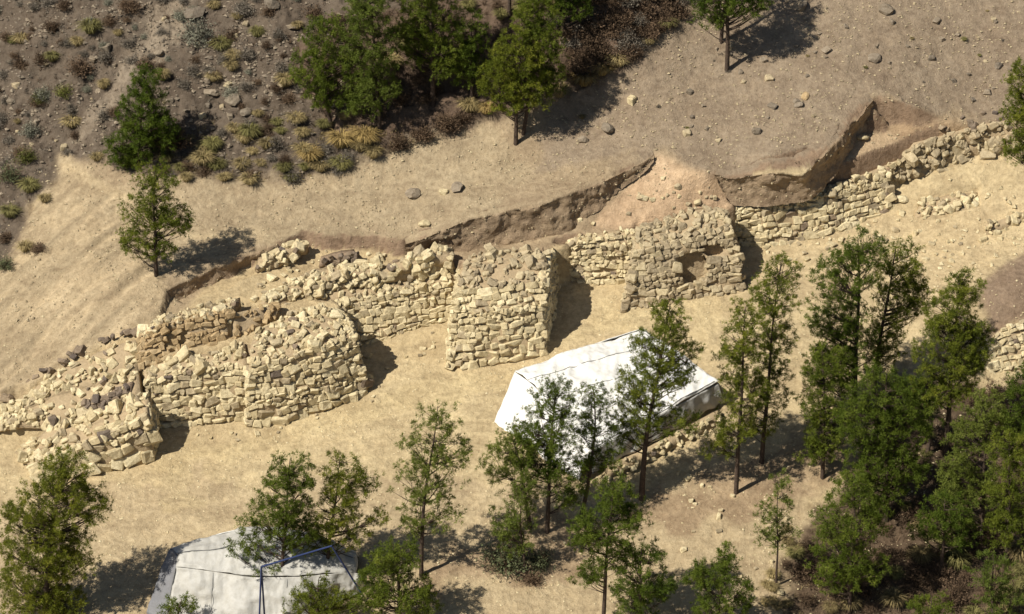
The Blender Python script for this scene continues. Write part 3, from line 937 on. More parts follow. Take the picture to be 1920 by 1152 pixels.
# ---- earth sections: the rough standing faces of the cuts
def earth_section(label, bot, top, seed, out=0.16):
    A = np.array([P(*p) for p in bot]); B = np.array([P(*p) for p in top])
    L = np.linalg.norm(np.diff(A, axis=0), axis=1)
    cum = np.concatenate([[0], np.cumsum(L)])
    ns = int(cum[-1] / 0.07); H = np.linalg.norm(B - A, axis=1).mean(); nt2 = max(6, int(H / 0.07))
    ss = np.linspace(0, cum[-1], ns + 1)
    lo = np.stack([np.interp(ss, cum, A[:, k]) for k in range(3)], -1)
    hi = np.stack([np.interp(ss, cum, B[:, k]) for k in range(3)], -1)
    lo[:, 2] -= .12
    hi[:, 2] = TA * hi[:, 0] + TB * hi[:, 1] + Uf(hi[:, 0], hi[:, 1])
    t = np.linspace(0, 1, nt2 + 1)
    Q = lo[None] * (1 - t)[:, None, None] + hi[None] * t[:, None, None]
    ds = np.gradient(Q, axis=1); dt = np.gradient(Q, axis=0)
    n = np.cross(ds, dt); n /= (np.linalg.norm(n, axis=-1, keepdims=True) + 1e-9)
    S2 = np.broadcast_to(ss[None], Q.shape[:2]); T2 = Q[..., 2]
    w = .10 * fbm(S2 * 1.1, T2 * 1.4, 3, seed) + .04 * fbm(S2 * 5, T2 * 7, 3, seed + 9) + .025 * vnoise(S2 * .6, T2 * 11, seed + 20) + .02 * vnoise(S2 * 13, T2 * 13, seed + 30)
    w = w + .05 * vnoise(S2 * 3.5, S2 * 0, seed + 31) * np.clip(t * 3 - 1.6, 0, 1)[:, None]
    w = w * (1 - .6 * np.clip(t * 4 - 3, 0, 1))[:, None]
    foot = np.clip(1 - t * 2.6, 0, 1)[:, None] ** 1.5 * .12
    F_ = Q + n * (out + w + foot)[..., None]
    # the old surface runs on flush to the edge of the cut
    nh = n[-1].copy(); nh[:, 2] = 0; nh /= (np.linalg.norm(nh, axis=1, keepdims=True) + 1e-9)
    caps = []
    for k, bk in enumerate((.0, .08, .2, .38, .6, .9)):
        cpt = F_[-1] - nh * bk if bk else F_[-1].copy()
        zz = TA * cpt[:, 0] + TB * cpt[:, 1] + Uf(cpt[:, 0], cpt[:, 1]) + .03 * fbm(cpt[:, 0] * 2, cpt[:, 1] * 2, 2, 5)
        cpt[:, 2] = zz + (-.05, -.01, .02, .02, .015, -.12)[k]
        caps.append(cpt)
    F_[-1] = caps[0]
    full = np.concatenate([F_, np.array(caps[1:])], 0)
    nr = full.shape[0]; m = ns + 1
    V = full.reshape(-1, 3)
    q = np.arange((nr - 1) * ns); j = q // ns; i = q % ns; b0 = j * m + i
    fr = np.stack([b0, b0 + 1, b0 + m + 1, b0 + m], -1)
    mesh = mesh_np('earth_section', V, fr, MAT['soil'], smooth=True)
    col = np.zeros((nr, m, 4)); col[..., 3] = 1
    band = vnoise(S2 * .5, T2 * 3.0, seed + 40)
    base_c = np.array([0.32, 0.24, 0.16]); alt_c = np.array([0.43, 0.33, 0.22])
    kmix = np.clip(.35 + .5 * band + .25 * vnoise(S2 * 3, T2 * 3, seed + 41), 0, 1)[..., None]
    col[:nt2 + 1, :, :3] = base_c * (1 - kmix) + alt_c * kmix
    ci = np.clip(((full[..., 0] - X0) / DX).astype(int), 0, NX - 1); cj = np.clip(((full[..., 1] + .35 - Y0) / DX).astype(int), 0, NY - 1)
    col[nt2 + 1:, :, :3] = SC[cj, ci][nt2 + 1:]
    col[nt2, :, :3] = col[nt2, :, :3] * .5 + col[nt2 + 1, :, :3] * .5
    at_ = mesh.color_attributes.new('soil', 'FLOAT_COLOR', 'POINT')
    at_.data.foreach_set('color', col.reshape(-1, 4).astype(np.float32).ravel())
    ob = obj('earth_section', mesh)
    tag(ob, label, 'earth cut', 'standing earth sections', 'structure')
    # stones sticking out of the section
    r = random.Random(seed)
    items = []
    for _ in range(int(cum[-1] * H * 9)):
        a, b = r.randrange(nt2 + 1), r.randrange(ns + 1)
        s = r.uniform(.04, .11) * (1.5 if r.random() < .08 else 1)
        items.append((r.randrange(len(PEB)), F_[a, b], np.array(Matrix.Rotation(r.uniform(0, 6), 3, Vector((r.gauss(0, 1), r.gauss(0, 1), r.gauss(0, 1))))), (s * 1.3, s, s)))
    merged('section_stones', items, 'grey', ob, PEB)


MAT['section'] = mat_plain('section_soil', (0.19, 0.135, 0.09), (0.34, 0.25, 0.17), 5.0, .95, .8, .08)
earth_section('long stepped earth cut behind the middle tower, running up beside the pinkish face',
              [(755, 484, 1.75), (800, 474, 1.72), (855, 465, 1.7), (862, 463, 1.7), (910, 456, 1.7), (965, 446, 1.72), (1022, 435, 1.75), (1032, 433, 1.76), (1064, 426, 1.83), (1082, 406, 2.04), (1116, 387, 2.28), (1141, 357, 2.62), (1185, 328, 3.0), (1222, 296, 3.45)],
              [(760, 458, 2.35), (805, 437, 2.7), (853, 416, 2.97), (860, 413, 2.99), (910, 402, 3.06), (965, 388, 3.15), (1020, 377, 3.25), (1030, 374, 3.26), (1062, 361, 3.3), (1082, 353, 3.34), (1114, 341, 3.38), (1139, 330, 3.41), (1185, 308, 3.5), (1224, 288, 3.58)], 301)
earth_section('earth cut above the long loose wall, stepping back along the eastern trench',
              [(1344, 327, 3.08), (1358, 348, 2.55), (1376, 373, 1.98), (1400, 376, 1.85), (1440, 375, 1.85), (1505, 365, 1.85), (1515, 361, 1.87), (1535, 345, 2.0), (1560, 322, 2.2), (1576, 285, 2.5), (1590, 256, 2.7), (1612, 240, 2.75), (1632, 226, 2.8)],
              [(1342, 321, 3.22), (1360, 327, 3.15), (1378, 331, 3.1), (1402, 325, 3.18), (1440, 319, 3.32), (1502, 323, 3.2), (1510, 317, 3.22), (1532, 292, 3.4), (1560, 262, 3.58), (1578, 248, 3.62), (1596, 226, 3.7), (1615, 203, 3.8), (1632, 183, 3.85)], 304)
earth_section('low earth step shaded by the lone young pine', [(312, 566, 2.2), (350, 550, 2.1), (400, 526, 2.08), (440, 510, 2.08), (478, 493, 2.1), (520, 474, 2.2)], [(308, 548, 2.65), (348, 524, 2.72), (398, 500, 2.75), (438, 484, 2.74), (476, 470, 2.72), (520, 458, 2.6)], 307, .1)

n_st = 0
for wi, (nm, lb, ct, strips, gp, core_m, cap) in enumerate(WALLS):
    r = random.Random(900 + wi)
    b0 = np.mean([s.rows[0].mean(0) for s in strips[:1]], axis=0)
    root = tag(empty(nm, b0, lb, ct, gp), kind='thing')
    allst = []
    for s in strips:
        if core_m:
            v, f = s.core()
            obj('earth_core', mesh_np('earth_core', v - b0, f, MAT[core_m], smooth=True), root)
        for st in s.stones(r):
            allst.append((s.mat, r.randrange(len(STONES)), *st))
    allst.sort(key=lambda q: -q[4][0] * q[4][2])
    for (mn, k, c, R, sz) in allst[:cap]:
        mat_k = mn
        if mn == 'pale' and r.random() < .16: mat_k = 'grey'
        if mn == 'pale' and r.random() < .02: mat_k = 'dark'
        o = bpy.data.objects.new('stone', stone_me('stone', k, mat_k))
        COL.objects.link(o)
        o.parent = root
        o.matrix_basis = Matrix.Translation(Vector(c - b0)) @ Matrix(R.tolist()).to_4x4() @ Matrix.Diagonal((*sz, 1))
        n_st += 1
    rest = allst[cap:]
    if rest:
        for mn in sorted({q[0] for q in rest}):
            merged('small_stone', [(k, c, R, sz) for (m2, k, c, R, sz) in rest if m2 == mn], mn, root, STONES, b0)
print('stones', n_st)

# ------------------------------------------------------------------ loose rocks
def rock(px, py, w, label, mname='pale', squash=1.0, group=None, h=None, name='rock', seed=0):
    p = G(px, py)
    r = random.Random(int(px * 7 + py * 13 + seed))
    sc = w / (FPX / DIST)
    hh = sc * (h or r.uniform(.6, .85)) * squash
    o = bpy.data.objects.new(name, stone_me('rock', r.randrange(len(ROCKS)), mname) if w > 19 else stone_me('stone', r.randrange(len(STONES)), mname))
    COL.objects.link(o)
    o.location = (p[0], p[1], p[2] + hh * .06)
    o.rotation_euler = (r.gauss(0, .15), r.gauss(0, .15), r.uniform(0, 6.28))
    o.scale = (sc, sc * r.uniform(.7, .95), hh)
    return tag(o, label, 'rock', group, 'thing')


for a in [
    (776, 364, 40, 'rugged dark boulder lying on the bare slope, biggest of three', 'slate'),
    (831, 362, 16, 'small pale upright rock between two dark boulders', 'pale'),
    (858, 354, 34, 'flat dark boulder beside the small pale upright rock', 'slate'),
    (796, 421, 28, 'pale angular block near the edge of the earth cut', 'pale'),
    (1140, 241, 40, 'grey tilted slab on the slope right of the paired pines', 'slate'),
    (1094, 264, 26, 'thin flat dark stone below the grey tilted slab', 'slate'),
    (1184, 189, 18, 'small pale rock at the end of the pine shadow', 'pale'),
    (1617, 259, 30, 'pale flat rock lying on the floor of the eastern trench', 'pale'),
    (1690, 375, 28, 'single upright pale block at the end of the long loose wall', 'pale'),
    (1000, 197, 38, 'grey boulder half hidden behind the paired pine trunks', 'slate'),
    (1510, 183, 24, 'yellowish stone leading a short line of rocks', 'ochre'),
    (1498, 197, 26, 'flat grey stone under the yellowish stone', 'slate'),
    (1420, 246, 26, 'flat grey half-buried stone on the slope above the second earth cut', 'slate'),
    (1640, 110, 34, 'large flat grey stone on the upper slope at the right', 'slate'),
    (1660, 20, 40, 'broad flat slab near the top edge of the bare slope', 'slate'),
    (1500, 12, 40, 'dark boulder at the end of the upper pine shadow', 'slate'),
    (545, 52, 28, 'dark square boulder on the rocky hillside', 'slate'),
    (512, 10, 40, 'grey ledge of rock at the top of the rocky hillside', 'slate'),
    (365, 28, 60, 'big grey cracked boulder above the silvery bush', 'slate'),
    (398, 175, 36, 'dark outcrop slab beside the dense dark pine', 'slate'),
    (440, 188, 44, 'wide dark outcrop right of the dense dark pine', 'slate'),
    (462, 212, 30, 'lowest dark outcrop stone below the wide outcrop', 'slate'),
    (300, 103, 26, 'grey wedge of rock above the dense dark pine', 'slate'),
    (92, 815, 26, 'dark block standing alone at the foot of the low ruin', 'dark'),
    (20, 762, 34, 'dark boulder at the left end of the low ruin', 'dark'),
    (60, 838, 40, 'rounded pale boulder at the outer corner of the lowest tower', 'pale'),
    (690, 668, 24, 'white squared block fallen at the foot of the short set-back wall', 'pale'),
    (688, 712, 36, 'pale boulders corner stone fallen beside the widest tower', 'pale'),
    (1158, 876, 22, 'round pale stone at the end of the tent footing', 'pale'),
    (1290, 898, 14, 'small whitish stone in the pine shadow below the tent', 'pale'),
    (1348, 970, 12, 'small white stone on the bare ground below the tent', 'pale'),
    (1282, 1033, 12, 'lone whitish stone above the twin bushy pines', 'pale'),
    (1447, 1092, 20, 'white stone at the foot of the slender young pine', 'pale'),
    (1462, 1112, 22, 'white stone in the dry brush by the slender young pine', 'pale'),
    (1765, 246, 20, 'black rock topmost in the greyish rubble bank', 'dark'),
    (1825, 238, 24, 'black rock pair left member in the greyish rubble bank', 'dark'),
]:
    rock(*a)
# zones of loose stones: individually built, alike within a zone
SHORT = {}
ZONES = [
    ('pale stone scattered on the rubble slope below the long loose wall', 'loose stones on the rubble slope', [(1400, 470), (1520, 450), (1680, 400), (1900, 430), (1920, 470), (1840, 520), (1780, 500), (1500, 490)], 50, (7, 18), ['pale', 'pale', 'grey']),
    ('small stone in the scatter behind the long rubble heap', 'loose stones behind the rubble heap', [(400, 590), (480, 540), (600, 470), (740, 470), (740, 500), (580, 500), (500, 560), (440, 610)], 30, (8, 18), ['pale', 'grey', 'pale']),
    ('grey stone lying on the upper bare slope', 'stones on the upper bare slope', [(1240, 250), (1300, 100), (1480, 60), (1900, 20), (1900, 200), (1660, 170), (1520, 240), (1400, 300)], 45, (7, 15), ['slate', 'grey', 'slate']),
    ('dark stone on the rocky hillside at the upper left', 'stones on the rocky hillside', [(20, 300), (20, 20), (500, 20), (560, 180), (480, 220), (340, 320), (150, 280)], 60, (7, 17), ['slate', 'slate', 'grey']),
    ('fallen stone on the dug pinkish earth face', 'stones on the dug earth face', [(1060, 425), (1110, 400), (1135, 420), (1230, 330), (1350, 370), (1300, 410)], 20, (6, 14), ['pale', 'grey']),
    ('black or dark stone in the wide rubble bank by the edge', 'dark stones above the rubble bank', [(1740, 290), (1800, 220), (1900, 190), (1920, 240), (1850, 280)], 30, (9, 20), ['dark', 'dark', 'grey']),
    ('small stone fallen at the foot of the towers', 'stones at the foot of the towers', [(300, 815), (470, 812), (690, 745), (720, 680), (835, 610), (835, 640), (760, 690), (700, 760), (480, 830)], 24, (6, 11), ['pale', 'pale', 'grey']),
    ('pale stone on the ground among the lower pines', 'stones among the lower pines', [(1130, 960), (1340, 850), (1500, 850), (1480, 1000), (1440, 1130), (1250, 1080)], 24, (6, 10), ['pale', 'grey'])]
for (lb, gp, poly, cnt, (a, b), mats) in ZONES:
    r = random.Random(len(lb) * 31)
    xs = [p[0] for p in poly]; ys = [p[1] for p in poly]
    k = 0
    while k < cnt:
        x, y = r.uniform(min(xs), max(xs)), r.uniform(min(ys), max(ys))
        if not bool(in_poly(np.array(x), np.array(y), poly)): continue
        w = a + (b - a) * r.random() ** 2.2
        mm = r.choice(mats)
        so = rock(x, y, w, lb, mm, 1.0, gp, name='loose_stone', seed=k)
        SHORT[so.name] = ({'pale': 'pale', 'grey': 'greyish', 'slate': 'brown', 'dark': 'dark', 'ochre': 'ochre'}[mm] + ' loose stone', x, y)
        k += 1


# gravel: tiny pieces nobody could count
def gravel(name, poly, cnt, smin, smax, mname, seed, label=None):
    g = np.random.default_rng(seed)
    fxy = np.stack([g.uniform(X0, X1, cnt * 6), g.uniform(Y0, Y1, cnt * 6)], -1)
    z = gz(fxy[:, 0], fxy[:, 1])
    u, v = proj(fxy[:, 0], fxy[:, 1], z)
    m = in_poly(u, v, poly)
    cl = vnoise(fxy[:, 0] * .7, fxy[:, 1] * .7, seed) + vnoise(fxy[:, 0] * 2.4, fxy[:, 1] * 2.4, seed + 1) * .6
    m &= g.random(len(u)) < np.clip(.5 + cl * .6, .06, 1)
    fxy = fxy[m][:cnt]; z = z[m][:cnt]
    n = len(fxy)
    if n == 0: return
    s = smin + (smax - smin) * g.random(n) ** 2.4
    VV = []; FF = []; o = 0
    for k in range(len(PEB)):
        idx = np.arange(k, n, len(PEB))
        pv, pf = PEB[k]
        a = g.uniform(0, 6.28, len(idx)); ca, sa = np.cos(a), np.sin(a)
        sx = s[idx] * g.uniform(.8, 1.4, len(idx)); sy = s[idx]; sz = s[idx] * g.uniform(.6, 1, len(idx))
        x = pv[None, :, 0] * sx[:, None]; y = pv[None, :, 1] * sy[:, None]
        vv = np.stack([x * ca[:, None] - y * sa[:, None] + fxy[idx, 0][:, None], x * sa[:, None] + y * ca[:, None] + fxy[idx, 1][:, None],
                       pv[None, :, 2] * sz[:, None] + z[idx][:, None] + .1 * sz[:, None]], -1)
        FF.append((pf[None] + (np.arange(len(idx)) * len(pv))[:, None, None]).reshape(-1, 3) + o)
        VV.append(vv.reshape(-1, 3)); o += len(idx) * len(pv)
    tag(obj(name, mesh_np(name, np.concatenate(VV), np.concatenate(FF), MAT[mname])), label or {
        'pale': 'fine pale gravel strewn over the sandy dig terrace', 'grey': 'fine grit strewn over the bare slope above the wall',
        'slate': 'dark gravel covering the rocky hillside'}.get(mname), 'gravel', None, 'stuff')


gravel('gravel', [(-100, 900), (300, 800), (700, 700), (1000, 600), (1400, 480), (1920, 350), (2000, 800), (1500, 1250), (-100, 1250)], 11000, .02, .12, 'pale', 11)
gravel('gravel', [(-100, 800), (-100, 420), (110, 300), (560, 335), (900, 230), (1150, 130), (1300, 0), (1400, -60), (2000, -60), (2000, 300), (1500, 330), (1000, 400), (760, 470), (480, 480), (250, 620), (0, 770)], 16000, .022, .15, 'grey', 12)
gravel('gravel', [(-100, 520), (-100, -50), (700, -50), (620, 250), (560, 335), (110, 290)], 24000, .03, .26, 'slate', 13)

gravel('rubble', [(1390, 480), (1500, 455), (1670, 400), (1720, 345), (1920, 310), (1930, 460), (1840, 525), (1740, 520), (1500, 520)], 3200, .05, .30, 'pale', 14, 'crumbled pale stone spread over the slope below the long loose wall')
gravel('rubble', [(300, 600), (470, 500), (580, 455), (760, 470), (850, 500), (700, 545), (560, 570), (440, 640)], 900, .05, .24, 'pale', 15, 'crumbled pale stone among the ruins behind the wall')
gravel('rubble', [(0, 800), (30, 750), (150, 660), (262, 625), (270, 740), (180, 790), (60, 870)], 500, .05, .24, 'pale', 16, 'crumbled pale stone over the low sloping ruin')
gravel('rubble', [(1240, 240), (1330, 60), (1480, 40), (1930, -20), (1930, 240), (1660, 170), (1520, 240)], 1000, .04, .18, 'grey', 17, 'brown stone litter over the upper bare slope')


# ------------------------------------------------------------------ pines
def tube(pts, r0, r1, sides=6):
    pts = np.asarray(pts, float); n = len(pts)
    d = np.gradient(pts, axis=0); d /= (np.linalg.norm(d, axis=1, keepdims=True) + 1e-9)
    ref = np.array([0.31, 0.17, 0.93]) if abs(d[0][2]) < .8 else np.array([1.0, .1, 0])
    a = np.cross(d, ref); a /= (np.linalg.norm(a, axis=1, keepdims=True) + 1e-9)
    b = np.cross(d, a)
    rad = np.linspace(r0, r1, n)[:, None]
    ang = np.linspace(0, 2 * np.pi, sides, endpoint=False)
    V = np.concatenate([(pts + (a * math.cos(t) + b * math.sin(t)) * rad)[:, None] for t in ang], 1).reshape(-1, 3)
    F = []
    for i in range(n - 1):
        for k in range(sides):
            k2 = (k + 1) % sides
            F.append((i * sides + k, i * sides + k2, (i + 1) * sides + k2, (i + 1) * sides + k))
    return V, np.array(F)


def join(parts):
    VV, FF, o = [], [], 0
    for v, f in parts:
        VV.append(v); FF.append(f + o); o += len(v)
    return np.concatenate(VV), np.concatenate(FF)


def pine(base, top, lobes, label, dens=1.0, trunk=0.085, bend=0.0, group='pines among and below the ruins', mat='needle', seed=None, bp=None, tuft=1.0, name='pine_tree', fork=None):
    g = np.random.default_rng(int(base[0] * 3 + base[1] * 5 + 1) if seed is None else seed)
    b = G(*base) if bp is None else np.array(bp)
    d0 = (b[1] - CAM[1]) * C_ - (b[2] - CAM[2]) * S_

    def at(px, py):                       # point in the upright plane through the foot of the tree
        d = ray(px, py); t = (b[1] - CAM[1]) / d[1]
        return CAM + t * d
    mpp = d0 / FPX
    tp = at(*top)
    zb, zt = 0.0, tp[2] - b[2]
    # trunk curve
    n = 14
    tt = np.linspace(0, 1, n)
    path = np.stack([(tp[0] - b[0]) * tt ** 1.3 + bend * np.sin(tt * np.pi) * (1 - tt * .4) + .05 * np.sin(tt * 9 + g.uniform(0, 6)) * tt,
                     .12 * np.sin(tt * 5 + g.uniform(0, 6)) * tt, zt * tt * .97], -1)

    def trunk_at(z):
        z = np.clip(z, 0, zt * .96)
        return np.array([np.interp(z, path[:, 2], path[:, 0]), np.interp(z, path[:, 2], path[:, 1]), z])
    root = empty(name, b - np.array([0, 0, .04]), label, 'tree', group)
    tv, tf = tube(np.vstack([path[0] - [0, 0, .25], path]), trunk * 1.15, trunk * .14, 8)
    parts = [(tv, tf)]
    clumps = []; lo = []
    for (cx, cy, rx, ry) in lobes:
        c = at(cx, cy) - b
        a_, z_ = rx * mpp, ry * mpp / C_
        dy = a_ * .85
        nc = max(5, int(a_ * z_ * 68 * dens))
        for k in range(nc):
            u = g.normal(size=3); u /= np.linalg.norm(u)
            rr = g.random() ** (1 / 2.6)
            p = c + u * rr * np.array([a_, dy, z_]) * .96
            p[1] += g.uniform(-.1, .1)
            p[2] = max(p[2], .12)
            clumps.append(p)
    clumps = np.array(clumps)
    order = g.permutation(len(clumps))
    nm = max(5, int(len(clumps) * .14))
    mains = []
    for i in order[:nm]:
        p = clumps[i]
        hd = math.hypot(*(p[:2] - trunk_at(p[2])[:2]))
        s = trunk_at(p[2] - hd * g.uniform(.35, .8) - .1)
        mid = s * .5 + p * .5 + np.array([0, 0, -.07 * hd])
        q = np.stack([s, s * .75 + p * .25 + [0, 0, -.06 * hd], mid, p])
        mains.append(q)
        parts.append(tube(q, .018 + .014 * hd, .006, 4))
    M = np.array([q[2] * .6 + q[3] * .4 for q in mains])
    for i in order[nm:]:
        p = clumps[i]
        j = np.argmin(((M - p) ** 2).sum(1) + np.where(M[:, 2] > p[2] + .15, .6, 0))
        s = mains[j][2] if g.random() < .6 else mains[j][1]
        parts.append(tube(np.stack([s, s * .45 + p * .55 + [0, 0, -.03], p]), .013, .004, 3))
    quads = [(v, f) for v, f in parts]
    # trunk and boughs are separate parts
    trunk_o = obj('trunk', mesh_np('trunk', *quads[0], MAT['bark'], smooth=True), root)
    bv, bf = join(quads[1:])
    tag(obj('boughs', mesh_np('boughs', bv, bf, MAT['bark'], smooth=True), trunk_o), kind='stuff')
    # needle tufts
    nt_ = 9
    K = len(clumps)
    rad = g.uniform(.085, .175, K)
    axis = clumps - np.stack([trunk_at(p[2] - .4) for p in clumps]); axis /= (np.linalg.norm(axis, axis=1, keepdims=True) + 1e-9)
    axis = axis * .6 + np.array([0, 0, .75])
    tw = g.normal(size=(K, 3, 3)) * .8 + axis[:, None, :] * .8
    tw /= np.linalg.norm(tw, axis=-1, keepdims=True)
    al = np.linspace(.25, 1.25, 3)
    tc = (clumps[:, None, None] + tw[:, :, None] * (rad[:, None, None, None] * 1.25 * al[None, None, :, None])).reshape(K, nt_, 3) + g.normal(size=(K, nt_, 3)) * .025
    TW = np.repeat(tw, 3, axis=1)
    nn = 12
    D = g.normal(size=(K, nt_, nn, 3)) * .7 + TW[:, :, None, :] * .8
    D /= (np.linalg.norm(D, axis=-1, keepdims=True) + 1e-9)
    Ln = g.uniform(.10, .17, (K, nt_, nn, 1))
    side = np.cross(D, g.normal(size=D.shape)); side /= (np.linalg.norm(side, axis=-1, keepdims=True) + 1e-9)
    wd = g.uniform(.0075, .0125, (K, nt_, nn, 1))
    p0 = tc[:, :, None, :]
    A = p0 + D * Ln * .25 + side * wd; B = p0 + D * Ln * .25 - side * wd; T = p0 + D * Ln
    V = np.stack([A, B, T], -2).reshape(-1, 3)
    F = np.arange(len(V)).reshape(-1, 3)
    obj('crown', mesh_np('crown', V, F, MAT[mat]), root)
    return root


